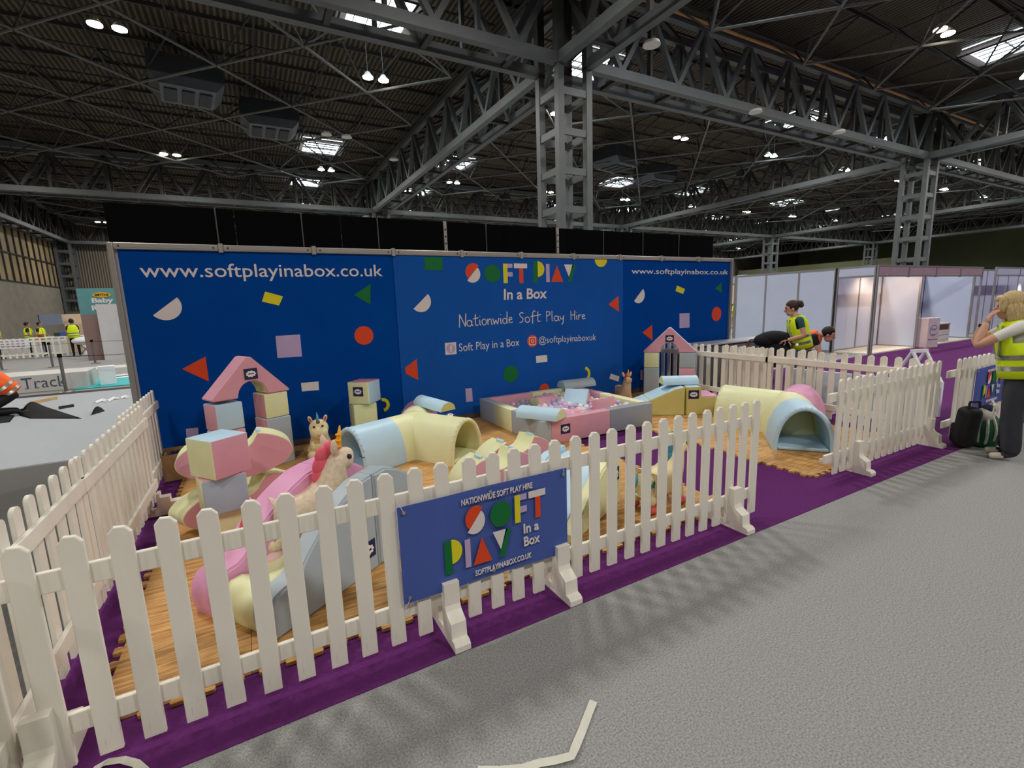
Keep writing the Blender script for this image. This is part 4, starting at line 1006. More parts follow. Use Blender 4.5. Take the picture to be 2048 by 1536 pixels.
    bm = bm_new(); tube(bm, [HP(.09-.004*abs(k), k*.012, -.06) for k in (-2, -1, 0, 1, 2)], .005, 5); obj('mouth', bm, mat('lips', (150, 84, 80), .5), t)
    bm = bm_new()
    ball(bm, HP(-.022, 0, .045), .108, 20, 14, (1.0, .86, 1.02), hq)
    for v in list(bm.verts):
        l = hq.transposed() @ (v.co-hc)
        if l.x > .045 and l.z < .065: v.co = hc+hq @ Vector((.03, l.y*.85, l.z))
    if hairstyle == 'bun':
        ball(bm, HP(-.135, 0, .06), .062, 14, 10); ball(bm, HP(-.15, .02, .03), .045, 10, 8); ball(bm, HP(-.13, -.03, .09), .04, 10, 8)
    if hairstyle == 'long':
        for k in range(11):
            a = math.radians(70+22*k); ball(bm, HP(-.02+.085*math.cos(a), .082*math.sin(a), -.06), .042, 8, 8, (.8, .8, 2.3), hq)
        for k in (-1, 1): ball(bm, HP(.055, k*.062, .03), .05, 8, 8, (.7, .6, 1.7), hq)
        ball(bm, HP(.06, 0, .085), .06, 10, 8, (.8, 1.2, .6), hq)
    obj('hair', bm, hairm, t, smooth=True)
    # vest: open-sided shell over the torso with reflective bands
    if vest:
        up = (j['neck']-pe).normalized(); side = (j['sh_l']-j['sh_r']).normalized(); fr = side.cross(up).normalized(); side = up.cross(fr)
        Lh = (j['neck']-pe).length
        def ring(f, a, b): 
            c = pe+up*(f*Lh); return [c+side*(a*math.cos(2*PI*i/28))+fr*(b*math.sin(2*PI*i/28)) for i in range(28)]
        levels = [(hem, .2 if hem < -.1 else .16, .16 if hem < -.1 else .14), (.05, .2, .16), (.3, .195, .155), (.55, .2, .16), (.75, .19, .15), (.9, .15, .12), (.98, .085, .085)]
        bm = bm_new(); rg = [[bm.verts.new(p) for p in ring(*l)] for l in levels]
        for k in range(len(rg)-1):
            for i in range(28):
                if k >= 3 and (i in (0, 27, 13, 14, 1, 26, 12, 15)) and k < 5: continue
                bm.faces.new((rg[k][i], rg[k][(i+1) % 28], rg[k+1][(i+1) % 28], rg[k+1][i]))
        bmesh.ops.recalc_face_normals(bm, faces=bm.faces[:]); bmesh.ops.solidify(bm, geom=bm.faces[:], thickness=-.008)
        vo = obj('vest', bm, vest, t, smooth=True)
        for f in (.0, .22):
            bm = bm_new(); r0 = [bm.verts.new(p) for p in ring(f, .212, .172)]; r1 = [bm.verts.new(p) for p in ring(f+.09, .209, .169)]
            for i in range(28): bm.faces.new((r0[i], r0[(i+1) % 28], r1[(i+1) % 28], r1[i]))
            bmesh.ops.solidify(bm, geom=bm.faces[:], thickness=.004); obj('reflective_band', bm, V_REF, vo, smooth=True)
        for s in (-1, 1):
            bm = bm_new(); a = pe+up*(.3*Lh)+side*(s*.1)+fr*.16; b = pe+up*(.9*Lh)+side*(s*.085)+fr*.11; bar(bm, a, b, .05, .012); obj('reflective_band', bm, V_REF, vo)
    t.scale = (S, S, S); return t
def stand(dx=0, arm=0.0, h=1.0):
    d = dict(pel=(0, 0, .93), chest=(.01, 0, 1.22), neck=(0, 0, 1.44), head=(.02, 0, 1.58), sh_l=(0, .17, 1.38), sh_r=(0, -.17, 1.38), el_l=(.03, .21, 1.1), el_r=(.03, -.21, 1.1), wr_l=(.16+arm, .2, .95+arm*.6), wr_r=(.16+arm, -.2, .95+arm*.6),
             hip_l=(0, .09, .88), hip_r=(0, -.09, .88), kn_l=(.03+dx, .1, .5), kn_r=(.02-dx, -.1, .5), an_l=(0+dx, .1, .09), an_r=(0-dx*1.4, -.1, .09), to_l=(.16+dx, .12, .035), to_r=(.16-dx*1.4, -.12, .035))
    return d
def Q(pitch=0, yaw_=0): return Quaternion((0, 0, 1), yaw_) @ Quaternion((0, 1, 0), pitch)
# woman walking with dark bags (faces -x / towards the left of the photograph)
Jw = stand(.12); Jw.update(chest=(.06, 0, 1.21), neck=(.12, 0, 1.42), head=(.19, 0, 1.54), sh_l=(.09, .17, 1.36), sh_r=(.09, -.17, 1.36), el_l=(.02, .23, 1.08), el_r=(.06, -.22, 1.1), wr_l=(.27, .17, 1.0), wr_r=(.3, -.12, 1.02))
WW = (8.28, 4.72, 0); wrz = d2r(134)
person('woman with brown bun in a yellow hi-vis vest carrying dark coats past the side fence', WW, wrz, Jw, dict(top=T_GRN, leg=T_JEAN, shoe=SHOE_B), HAIR_BR, 'bun', V_YEL, SK_A, .97, hands=(.8, .8), look=Q(.2, 0))
bg = thing('coat_bundle', 'bundle of black coats and bags held by the woman in yellow', 'bag', WW, wrz)
bm = bm_new()
for x, y, z, r, s in ((.42, 0, 1.0, .2, (1.35, .9, .62)), (.56, .02, .96, .16, (1.2, .9, .75)), (.38, 0, .83, .18, (1.2, .8, .9)), (.3, .03, .72, .16, (1.0, .8, 1.2)), (.52, 0, .8, .15, (.9, .8, 1.0))): ball(bm, (x, y, z), r, 18, 12, s)
obj('coats', bm, T_BLK, bg, smooth=True)
bm = bm_new(); tube(bm, [(.72, .02, .97), (.8, .02, .97), (.84, .02, .92), (.83, .02, .87)], .014, 6); obj('strap', bm, mat('strap_red', (110, 50, 46), .7), bg)
bm = bm_new(); box(bm, (.46, .0, .58), (.26, .14, .2), bevel=.05); obj('bag_body', bm, T_BLK, bg)
hp_ = atz(1657, 668, .91); MC = (hp_.x-.55*1.12*math.cos(d2r(-64)), hp_.y-.55*1.12*math.sin(d2r(-64)), 0)
# crouching man in orange vest, reaching to the floor (faces right)
Jc = dict(pel=(0, 0, .55), chest=(.24, 0, .72), neck=(.42, 0, .80), head=(.55, 0, .80), sh_l=(.34, .18, .78), sh_r=(.34, -.18, .78), el_l=(.42, .2, .48), el_r=(.44, -.2, .48), wr_l=(.46, .18, .22), wr_r=(.48, -.18, .22), hip_l=(0, .1, .5), hip_r=(0, -.1, .5), kn_l=(.34, .14, .42), kn_r=(.32, -.16, .38), an_l=(.05, .14, .09), an_r=(.0, -.14, .09), to_l=(.2, .16, .035), to_r=(.16, -.16, .035))
person('crouching man in black with an orange hi-vis vest reaching down beside the white stand', MC, d2r(-64), Jc, dict(top=T_BLK, leg=T_BLK, shoe=SHOE_B), HAIR_D, 'short', V_ORG, SK_A, 1.12, hands=(.6, .6), look=Q(.35, 0), hem=-.02)
# blond woman at the right edge, hands raised to her face (faces left)
Jr = stand(0); Jr.update(chest=(.03, 0, 1.22), neck=(.07, 0, 1.42), head=(.13, 0, 1.54), sh_l=(.05, .17, 1.36), sh_r=(.05, -.17, 1.36), el_l=(.36, .14, 1.15), el_r=(.34, -.15, 1.16), wr_l=(.29, .07, 1.39), wr_r=(.28, -.07, 1.39), kn_l=(.03, .1, .5), kn_r=(.0, -.1, .5))
WR = (6.66, 1.64, 0)
wr_ = person('blond woman in a yellow hi-vis vest and dark wide trousers with hands to her face', WR, d2r(114), Jr, dict(top=T_WHT, leg=T_GRY, shoe=SHOE_W, wide=1.45), HAIR_BL, 'long', V_YEL, SK_A, 1.0, hands=(.7, .7), handdir={'l': ((-.35, -.05, .9), (1, .3, .4)), 'r': ((-.35, .05, .9), (1, -.3, .4))}, look=Q(.1, 0))
bm = bm_new(); bar(bm, (.296, -.08, 1.335), (.292, -.076, 1.365), .036, n=14); wt = obj('wrist_watch', bm, SHOE_B, wr_)
bm = bm_new(); box(bm, (.328, -.085, 1.35), (.012, .032, .034), -.3, bevel=.004); obj('watch_face', bm, V_REF, wt)
# kneeling worker at the left edge in orange
Jk = dict(pel=(0, 0, .42), chest=(.18, 0, .66), neck=(.32, 0, .80), head=(.44, 0, .80), sh_l=(.26, .18, .77), sh_r=(.26, -.18, .77), el_l=(.42, .22, .52), el_r=(.44, -.2, .52), wr_l=(.52, .16, .28), wr_r=(.54, -.14, .28), hip_l=(0, .1, .38), hip_r=(0, -.1, .38), kn_l=(.4, .16, .12), kn_r=(.38, -.16, .10), an_l=(-.02, .16, .08), an_r=(-.04, -.16, .08), to_l=(-.16, .16, .05), to_r=(-.18, -.16, .05))
person('kneeling worker in black with an orange hi-vis vest on the grey carpet at far left', (-3.98, 12.0, 0), d2r(205), Jk, dict(top=T_BLK, leg=T_BLK, shoe=SHOE_B), HAIR_D, 'short', V_ORG, SK_B, 1.08, hands=(.7, .7), look=Q(.9, 0), hem=-.05)
# people in the background
BG = [((-10.2, 30.4, 0), 20, 'man in a yellow hi-vis vest cut off at the left edge behind the white barrier', HAIR_D, T_BLK, .0, 1.0),
      ((-9.35, 31.2, 0), 10, 'woman in a yellow hi-vis vest with brown arms behind the white barrier', HAIR_D, T_GRY, .05, .97),
      ((-8.85, 31.0, 0), -20, 'woman in a yellow hi-vis vest and dark cap behind the white barrier', HAIR_D, T_BLK, .08, .96),
      ((-7.25, 29.3, 0), 110, 'man seen from behind in a yellow hi-vis vest and black trousers at the barrier end', HAIR_D, T_BLK, .1, 1.02),
      ((19.75, 14.3, 0), 200, 'distant worker in a yellow hi-vis vest at the edge of the blue wall', HAIR_D, T_BLK, .05, 1.0),
      ((21.3, 14.9, 0), 150, 'distant worker in a yellow hi-vis vest and white trousers between the stands', HAIR_BR, T_WHT, .05, 1.0)]
for loc, r, lab, hm, leg, a, S in BG:
    person(lab, loc, d2r(r), stand(.03, a), dict(top=T_BLK, leg=leg, shoe=SHOE_B), hm, 'short', V_YEL, SK_B, S)
# ================================================================ stands on the right
M_SHELL = mat('shell_panel', (198, 208, 232), .5, .02, 2); M_SHELLP = mat('shell_frame', (150, 148, 150), .4, .04, 4, metal=.4); M_FASC = mat('fascia_mauve', (176, 150, 160), .6, .05, 3); M_CREAMF = mat('stand_floor', (226, 218, 206), .7, .04, 3)
SH = 2.46
def shell_wall(name, a, b, n, m=M_SHELL, posts=True):
    a = Vector((*a, 0)); b = Vector((*b, 0)); t = struct(name); d = (b-a)/n; ang = math.atan2(d.y, d.x)
    for k in range(n):
        c = a+d*(k+.5); bm = bm_new(); box(bm, (c.x, c.y, SH/2), (d.length-.05, .03, SH-.06), ang); obj('panel', bm, m, t)
        for z in (.03, SH-.03):
            bm = bm_new(); box(bm, (c.x, c.y, z), (d.length-.05, .05, .06), ang); obj('rail', bm, M_SHELLP, t)
    for k in range(n+1):
        p = a+d*k; bm = bm_new(); box(bm, (p.x, p.y, SH/2), (.055, .055, SH), ang); obj('post', bm, M_SHELLP, t)
    return t
SX = 15.15
shell_wall('wall_white_stand_side', (SX, 7.75), (SX, 11.0), 3)
shell_wall('wall_stand_back', (SX, 7.78), (17.85, 7.78), 2)
shell_wall('wall_stand_divider', (17.85, 7.75), (17.85, 6.75), 1)
shell_wall('wall_second_stand_back', (17.9, 8.3), (22.2, 8.3), 3)
shell_wall('wall_second_stand_side', (22.2, 8.3), (22.2, 6.9), 1)
shell_wall('wall_third_stand_back', (22.9, 7.45), (29.5, 7.45), 6)
shell_wall('wall_third_stand_end', (29.5, 7.45), (29.5, 5.2), 2)
def fascia(name, a, b, m, n):
    a = Vector((*a, 0)); b = Vector((*b, 0)); t = struct(name); d = (b-a)/n; ang = math.atan2(d.y, d.x)
    for k in range(n):
        c = a+d*(k+.5); bm = bm_new(); box(bm, (c.x, c.y, SH-.15), (d.length-.06, .03, .22), ang); obj('fascia_board', bm, m, t)
        for z in (SH-.29, SH-.02):
            bm = bm_new(); box(bm, (c.x, c.y, z), (d.length-.05, .05, .05), ang); obj('rail', bm, M_SHELLP, t)
    for k in range(n+1):
        p = a+d*k; full = k in (0, n); bm = bm_new(); box(bm, (p.x, p.y, SH/2 if full else SH-.16), (.055, .055, SH if full else .34), ang); obj('post', bm, M_SHELLP, t)
    return t
fascia('trim_3', (SX, 6.72), (22.2, 6.72), M_FASC, 4); fascia('trim_4', (SX, 7.72), (SX, 6.76), M_SHELL, 1); fascia('trim_7', (SX, 11.06), (SX, 12.6), M_SHELL, 1); fascia('trim_5', (23.0, 6.6), (27.5, 6.6), M_SHELL, 2)
slab('floor_stand', SX+.03, 22.15, 6.76, 8.25, 0, .03, M_CREAMF); slab('floor_third_stand', 23, 29.4, 6.7, 7.4, 0, .03, M_CREAMF)
M_SPOT = mat('spot_glow', (255, 214, 150), .4, 0, 1, emit=20)
def spot(loc, tgt, e, label, sz=135, hold=(0, 6.74, 2.42)):
    t = thing('spotlight', label, 'spotlight', loc)
    bm = bm_new(); cone(bm, (0, 0, .0), (0, .06, -.09), .03, .045, 12); obj('housing', bm, M_SHELLP, t)
    bm = bm_new(); cone(bm, (0, .06, -.09), (0, .063, -.094), .04, .04, 12); obj('lens', bm, M_SPOT, t)
    bm = bm_new(); bar(bm, (0, 0, 0), (0, hold[1]-loc[1], hold[2]-loc[2]), .008, n=5); obj('arm', bm, M_SHELLP, t)
    l = bpy.data.lights.new('spot', 'SPOT'); l.energy = e; l.color = (1, .66, .38); l.spot_size = math.radians(sz); l.spot_blend = .8; l.shadow_soft_size = .05
    o = bpy.data.objects.new('spot', l); C.objects.link(o); o.parent = t; o.location = (0, .08, -.12)
    d = Vector(tgt)-(Vector(loc)+Vector((0, .08, -.12))); o.rotation_euler = d.to_track_quat('-Z', 'Y').to_euler(); return t
spot((16.6, 7.0, 2.3), (16.7, 7.78, 1.3), 42, 'small warm spotlight on the back panels of the first white stand')
spot((16.9, 6.95, 2.3), (17.85, 7.3, 1.2), 36, 'small warm spotlight washing the divider of the first white stand')
spot((28.6, 7.0, 2.3), (28.7, 7.45, 1.2), 70, 'small warm spotlight in the farthest stand at the right edge', 60, (0, 6.62, 2.4))
# reception plinth with round printed mark
M_MARK = mat('print_periwinkle', (124, 124, 176), .6, .04, 6); M_MARKL = mat('print_mauve_text', (150, 120, 160), .6, .04, 6)
pl = thing('promotional_plinth', 'white upright plinth with a round blue printed mark beside the stand divider', 'plinth', (18.2, 6.58, .004), d2r(-12))
bm = bm_new(); box(bm, (0, 0, .45), (.5, .3, .9), bevel=.01); obj('plinth_body', bm, mat('plinth_white', (222, 206, 210), .5, .02, 3), pl)
bm = bm_new(); prism(bm, arc(0, .52, .17, 20, 340, 30)+arc(0, .52, .15, 340, 20, 30), -.151, -.154, 'Y'); obj('printed_ring', bm, M_MARK, pl)
fit_text('printed_word', 'Baby', M_MARK, pl, -.13, .5, .26, .11, -.153, bold=.0, shear=.3); fit_text('printed_word', 'show', M_MARK, pl, -.07, .38, .14, .05, -.153, bold=.02); fit_text('printed_word', 'Baby Rooms', M_MARKL, pl, -.2, .22, .4, .06, -.153, bold=.02)
# cabinet and crate
M_CAB = mat('cabinet_white', (216, 212, 212), .5, .02, 3); M_BRN = mat('dark_brown_wood', (96, 68, 48), .6, .2, 8, stretch=(1, 1, 6))
cb = thing('drawer_cabinet', 'white drawer cabinet with an open brown top shelf in the second stand', 'cabinet', (20.3, 6.95, .034), d2r(-8))
bm = bm_new(); box(bm, (0, .2, .29), (.76, .36, .56)); obj('cabinet_body', bm, M_CAB, cb)
bm = bm_new(); box(bm, (0, .2, .585), (.82, .42, .03)); obj('cabinet_top', bm, M_CAB, cb)
bm = bm_new(); box(bm, (.05, .015, .47), (.5, .03, .15)); obj('shelf_opening', bm, M_BRN, cb)
for k in range(2):
    bm = bm_new(); box(bm, (0, .01, .28-.15*k), (.7, .03, .13), bevel=.006); obj('drawer', bm, M_CAB, cb)
for sx in (-.36, .36):
    bm = bm_new(); box(bm, (sx, .02, .3), (.04, .05, .58)); obj('upright', bm, M_CAB, cb)
cr = thing('wooden_crate', 'dark brown slatted wooden crate between the plinth and the white cabinet', 'crate', (19.25, 6.95, .034), 0)
for k in range(4):
    bm = bm_new(); box(bm, (0, 0, .06+.11*k), (.46, .02, .09)); obj('slat', bm, M_BRN, cr)
for sx in (-.22, .22):
    bm = bm_new(); box(bm, (sx, .12, .22), (.02, .26, .44)); obj('crate_end', bm, M_BRN, cr)
bm = bm_new(); box(bm, (0, .24, .22), (.46, .02, .44)); obj('crate_back', bm, M_BRN, cr)
# far lit stand glimpsed in the gap beside the blue wall
M_BEIGE = mat('beige_panel', (214, 190, 160), .6, .1, 2)
shell_wall('wall_gap_stand', (23, 17.5), (30, 17.5), 5, M_BEIGE)
bm = bm_new(); box(bm, (26, 16.2, 2.6), (7, .3, .5)); struct('trim_6', bm, M_SHELL)
spot((26.5, 16.5, 2.4), (26.6, 17.5, 1.4), 260, 'small warm spotlight in the distant stand beyond the blue wall', 100, (0, 16.3, 2.5))
for k, (x, y, h, c) in enumerate(((20.5, 13.6, .45, (120, 140, 150)), (22.0, 14.2, .4, (196, 150, 110)), (23.0, 15.2, .9, (210, 208, 204)))):
    bm = bm_new(); bar(bm, (x-.5, y, .16), (x+.5, y+.1, .16), .15, n=14) if k == 0 else box(bm, (x, y, h/2), (.6, .5, h), .3, bevel=.02)
    tag(obj(['carpet_roll', 'cardboard_carton', 'white_crate'][k], bm, mat('gap_%d' % k, c, .8, .06, 4)), ['pale blue carpet roll on the floor in the gap beyond the blue wall', 'tan carton on the floor in the gap beyond the blue wall', 'white crate farthest back in the gap beyond the blue wall'][k], ['carpet roll', 'carton', 'crate'][k])
# grey counter units by the right end of the blue wall
M_CNT = mat('counter_grey', (104, 104, 106), .6, .08, 4); M_CNTT = mat('counter_top', (178, 180, 184), .4, .05, 4)
for k in range(4):
    cu = thing('counter_unit', ['grey counter unit nearest the right-hand arch', 'grey counter unit second from the right-hand arch', 'grey counter unit third from the right-hand arch', 'grey counter unit with dark slots at the far right end of the blue wall'][k], 'counter', (7.05+.64*k, 6.03, .004), 0)
    bm = bm_new(); box(bm, (.315, .22, .41), (.62, .42, .82), bevel=.008); obj('carcass', bm, M_CNT, cu)
    bm = bm_new(); box(bm, (.315, .0, .43), (.58, .02, .72), bevel=.006); obj('front_panel', bm, M_CNT, cu)
    bm = bm_new(); box(bm, (.315, .21, .845), (.64, .47, .03), bevel=.006); obj('top', bm, M_CNTT, cu)
    if k == 3:
        for s in range(3):
            bm = bm_new(); box(bm, (.14+.17*s, -.013, .6), (.05, .01, .26)); obj('slot', bm, M_BLACK, cu)
# white house-frame and boards behind the side fence
M_WF = mat('white_lacquer', (228, 230, 232), .35, .02, 4)
hf = thing('house_frame', 'white A-shaped wooden frame standing behind the right side fence', 'wooden frame', (8.25, 2.98, .004), d2r(70)); hf.scale = (.62, .62, .94)
for y in (0, .35):
    for s in (-1, 1):
        bm = bm_new(); bar(bm, (s*.42, y, .5), (0, y, .95), .035, .06); obj('rafter', bm, M_WF, hf)
        bm = bm_new(); box(bm, (s*.42, y, .26), (.05, .05, .52)); obj('post', bm, M_WF, hf)
    bm = bm_new(); box(bm, (0, y, .5), (.84, .04, .05)); obj('tie', bm, M_WF, hf)
bm = bm_new(); box(bm, (0, .175, .95), (.06, .42, .05)); obj('ridge', bm, M_WF, hf)
M_BRD = mat('pale_board', (196, 206, 218), .5, .03, 2)
for k in range(4):
    bm = bm_new(); box(bm, (7.3, 2.75+.45*k, .36), (.05, .42, .5), bevel=.008)
    o = tag(obj('leaning_board', bm, M_BRD), ['pale blue-white board nearest the front behind the side fence', 'pale blue-white board second from the front behind the side fence', 'pale blue-white board third from the front behind the side fence', 'pale blue-white board farthest from the front behind the side fence'][k], 'board'); 
    bm = bm_new(); box(bm, (7.3, 2.75+.45*k, .06), (.3, .1, .11), bevel=.006); obj('board_foot', bm, M_WF, o)
# bags at the blond woman's feet
M_BGG = mat('bag_green', (26, 88, 58), .7, .08, 10); M_BGW = mat('bag_white', (206, 204, 190), .7, .06, 10); M_BGK = mat('bag_black', (34, 34, 36), .6, .15, 10, .3, 20)
rk = thing('backpack', 'upright black backpack leaning on the far right fence by the green bag', 'backpack', (6.72, 2.0, .004), d2r(60))
bm = bm_new(); box(bm, (0, 0, .24), (.17, .2, .46), bevel=.07, seg=4, rot=Matrix.Rotation(-.12, 3, 'Y')); smooth_by_angle(obj('bag_body', bm, M_BGK, rk), 60)
bm = bm_new(); box(bm, (.09, 0, .16), (.06, .16, .22), bevel=.03, seg=3); smooth_by_angle(obj('front_pocket', bm, M_BGK, rk), 60)
bm = bm_new(); tube(bm, [(-.06, -.06, .46), (-.06, -.05, .53), (-.06, .05, .53), (-.06, .06, .46)], .012, 6); obj('handle', bm, M_BGK, rk)
sb = thing('shopping_bag', 'green and white striped shopping bag slumped beside the black backpack', 'bag', (7.02, 1.95, .004), d2r(20))
bm = bm_new(); ball(bm, (0, 0, .18), .2, 20, 14, (1.0, .75, 1.0)); box(bm, (0, 0, .1), (.34, .24, .2), bevel=.06, seg=3)
obj('bag_body', bm, M_BGG, sb, smooth=True)
for k in range(5):
    a0 = 110+26*k; bm = bm_new(); pts = []
    for i in range(9):
        th = math.radians(20+15*i); pts.append((.205*math.sin(th)*math.cos(math.radians(a0)), .158*math.sin(th)*math.sin(math.radians(a0)), .18+.207*math.cos(th)))
    tube(bm, pts, .014, 5); obj('white_stripe', bm, M_BGW, sb)
bm = bm_new(); tube(bm, [(-.1, -.05, .34), (-.08, -.06, .46), (.04, -.05, .5), (.1, -.04, .36)], .01, 6); obj('handle', bm, M_BGW, sb)
cl = thing('folded_coat', 'pale grey coat heaped on the striped shopping bag', 'coat', (7.1, 2.02, .004), .4)
bm = bm_new(); ball(bm, (0, 0, .2), .2, 16, 12, (.9, .7, .85)); ball(bm, (-.1, -.02, .33), .14, 14, 10, (1.2, .7, .6)); ball(bm, (.05, 0, .1), .18, 14, 10, (1, .8, .55)); obj('cloth', bm, mat('coat_grey', (176, 172, 162), .85, .1, 8, .5, 9), cl, smooth=True)
bm = bm_new(); ball(bm, (-.05, -.06, .4), .1, 12, 8, (1.2, .6, .5)); obj('scarf', bm, mat('scarf_navy', (40, 42, 70), .85), cl, smooth=True)
# ================================================================ left background
M_PLIN = mat('plinth_grey', (190, 188, 184), .6, .04, 3); M_TXT = mat('slate_lettering', (72, 78, 92), .6); M_TEAL = mat('teal_vinyl', (40, 172, 178), .6, .04, 3)
tp = thing('lettered_plinth', 'long low grey plinth lettered Track behind the kneeling worker', 'plinth', (-5.6, 15.45, .004), d2r(3))
bm = bm_new(); box(bm, (.9, .55, .21), (1.95, 1.1, .42), bevel=.01); obj('plinth_body', bm, M_PLIN, tp)
fit_text('lettering', 'Track', M_TXT, tp, .66, .1, .8, .26, -.002, bold=-.004)
for x, z in ((.74, .1), (.92, .1), (.70, .32), (1.36, .1), (1.43, .1)):
    bm = bm_new(); box(bm, (x, -.003, z+.006), (.07, .004, .012)); obj('lettering', bm, M_TXT, tp)
bm = bm_new(); box(bm, (-3.42, 15.95, .25), (.34, .3, .48), .2, bevel=.008); tag(obj('white_cube_plinth', bm, M_WF), 'white cube plinth at the right end of the grey lettered plinth', 'plinth')
bm = bm_new(); box(bm, (-3.1, 16.5, .012), (1.9, 2.4, .016), .05); tag(obj('teal_floor_sheet', bm, M_TEAL), 'teal vinyl sheet on the floor beside the white cube plinth', 'floor sheet')
for k, (x, y, r) in enumerate(((-3.35, 17.3, .3), (-3.0, 17.7, -.2), (-3.55, 17.8, .6))):
    bm = bm_new(); box(bm, (x, y, .03+.006*k), (.5, .34, .012), r); tag(obj('loose_sheet', bm, M_WF), ['white loose sheet nearest on the teal vinyl', 'white loose sheet farthest right on the teal vinyl', 'white loose sheet at the back left of the teal vinyl'][k], 'sheet')
slab('floor_dark_strip', -6, -1.3, 14.6, 14.95, 0, .006, mat('dark_strip', (52, 52, 52), .9)); slab('floor_far_apron', -14, -1.5, 21, 22.2, 0, .006, mat('pale_apron', (196, 194, 188), .9))
# belt barriers
M_POSTG = mat('stanchion_grey', (120, 120, 118), .4, .05, 4, metal=.6)
def stanchion(loc, label, h=.86):
    t = thing('belt_stanchion', label, 'barrier post', loc)
    bm = bm_new(); bar(bm, (0, 0, .02), (0, 0, h), .035, n=14); obj('post', bm, M_POSTG, t)
    bm = bm_new(); cone(bm, (0, 0, 0), (0, 0, .03), .17, .12, 20); obj('base', bm, M_POSTG, t)
    bm = bm_new(); cone(bm, (0, 0, h-.02), (0, 0, h+.06), .045, .045, 14); obj('belt_head', bm, M_BLACK, t); return t
def belt(a, b, label):
    bm = bm_new(); a = Vector(a); b = Vector(b); n = 8; p = [a.lerp(b, i/n)-Vector((0, 0, .03*math.sin(PI*i/n))) for i in range(n+1)]
    for q, r in zip(p[:-1], p[1:]): bar(bm, q, r, .05, .008) if abs(q.y-r.y) > abs(q.x-r.x) else bar(bm, q, r, .008, .05)
    tag(obj('barrier_belt', bm, M_BLACK), label, 'belt')
stanchion((-4.04, 15.02, 0), 'grey belt stanchion in front of the lettered plinth'); stanchion((-1.9, 14.9, 0), 'grey belt stanchion hidden by the end of the blue wall')
belt((-4.04, 15.0, .86), (-1.9, 14.9, .86), 'black belt of the near barrier above the teal sheet')
for i, (x, y) in enumerate(((-7.95, 23.6), (-6.5, 23.3), (-5.4, 23.8), (-2.6, 23.6))): stanchion((x, y, 0), ['far belt stanchion at the left frame edge', 'far belt stanchion above the lettered plinth', 'far belt stanchion before the brown panel', 'far belt stanchion behind the blue wall'][i])
for i, (a, b) in enumerate((((-7.95, 23.6, .86), (-6.5, 23.3, .86)), ((-6.5, 23.3, .86), (-5.4, 23.8, .86)), ((-5.4, 23.8, .86), (-2.6, 23.6, .86)))): belt(a, b, ['far black belt leftmost of three above the plinth', 'far black belt in the middle of three above the plinth', 'far black belt before the brown and white panels'][i])
# white barrier of pickets with printed board, counter behind
bf = fence('long white picket barrier in front of the yellow-vested helpers, far left', (-11.2, 29.7, 0), 0, [.22*k for k in range(17)], [], True)
bm = bm_new(); box(bm, (-9.7, 29.6, .72), (1.6, .04, .42)); o = tag(obj('printed_board', bm, M_WF), 'white board printed with rows of small dark marks on the far left barrier', 'board')
for i in range(8):
    for q in range(3):
        bm = bm_new(); box(bm, (-10.3+.17*i, 29.575, .6+.12*q), (.1, .01, .05)); obj('printed_mark', bm, M_FASC, o)
bm = bm_new(); box(bm, (-8.0, 30.1, .92), (2.0, .5, .06), bevel=.01); tb_ = tag(obj('goods_counter', bm, M_WF), 'white counter top with small goods behind the far barrier', 'counter')
for sx in (-.9, .9):
    bm = bm_new(); box(bm, (-8.0+sx, 30.1, .45), (.08, .4, .88)); obj('leg', bm, M_WF, tb_)
for k, (x, c, s) in enumerate(((-7.75, (60, 84, 150), (.3, .2, .22)), (-8.0, (40, 60, 54), (.22, .2, .18)), (-8.6, (150, 60, 60), (.2, .2, .14)))):
    bm = bm_new(); box(bm, (x, 30.05, .95+s[2]/2), s, bevel=.02); tag(obj('goods_box', bm, mat('goods_%d' % k, c, .6)), ['blue packet on the far counter', 'dark green packet on the far counter', 'small red packet on the far counter'][k], 'packet')
bm = bm_new(); box(bm, (-8.95, 33, 1.75), (.9, .06, .55)); box(bm, (-9.4, 33, 1.0), (.06, .06, 2.0)); tag(obj('grey_display_panel', bm, mat('panel_bluegrey', (120, 128, 148), .6)), 'blue-grey display panel standing behind the far helpers', 'panel')
bm = bm_new(); box(bm, (-8.2, 33.4, 1.75), (1.0, .06, .5)); box(bm, (-8.2, 33.4, .8), (.08, .06, 1.6)); tag(obj('cream_display_panel', bm, M_BEIGE), 'cream display panel standing right of the blue-grey panel', 'panel')
bm = bm_new(); box(bm, (-7.1, 33, .75), (2.6, .5, 1.5), bevel=.02); tag(obj('tan_cabinet_row', bm, mat('tan_unit', (190, 168, 140), .6, .05, 3)), 'long tan cabinet behind the yellow-vested man at the barrier end', 'cabinet')
bt = thing('baby_bath', 'white oval tub on a stand at the end of the far barrier', 'tub', (-6.85, 29.0, 0))
bm = bm_new(); ball(bm, (0, 0, .72), .45, 18, 12, (1, .6, .42)); obj('tub', bm, M_WF, bt, smooth=True)
for s in (-1, 1):
    bm = bm_new(); bar(bm, (s*.25, 0, .0), (-s*.2, 0, .6), .02, n=6); obj('leg', bm, M_POSTG, bt)
bm = bm_new(); box(bm, (-6.15, 28.8, .38), (.3, .3, .76), bevel=.03); tag(obj('blue_bin', bm, mat('bin_blue', (24, 72, 150), .5)), 'blue bin beside the white tub, far left', 'bin')
dr = thing('display_rack', 'white upright rack with stacked red and white printed cards, far left', 'rack', (-6.0, 27.2, 0), .2)
bm = bm_new(); box(bm, (0, 0, .8), (.45, .1, 1.6)); obj('rack_back', bm, M_WF, dr)
for k in range(5):
    bm = bm_new(); box(bm, (0, -.07, .3+.26*k), (.38, .03, .2)); obj('card', bm, [M_PR, M_WF, M_BLACK][k % 3], dr)
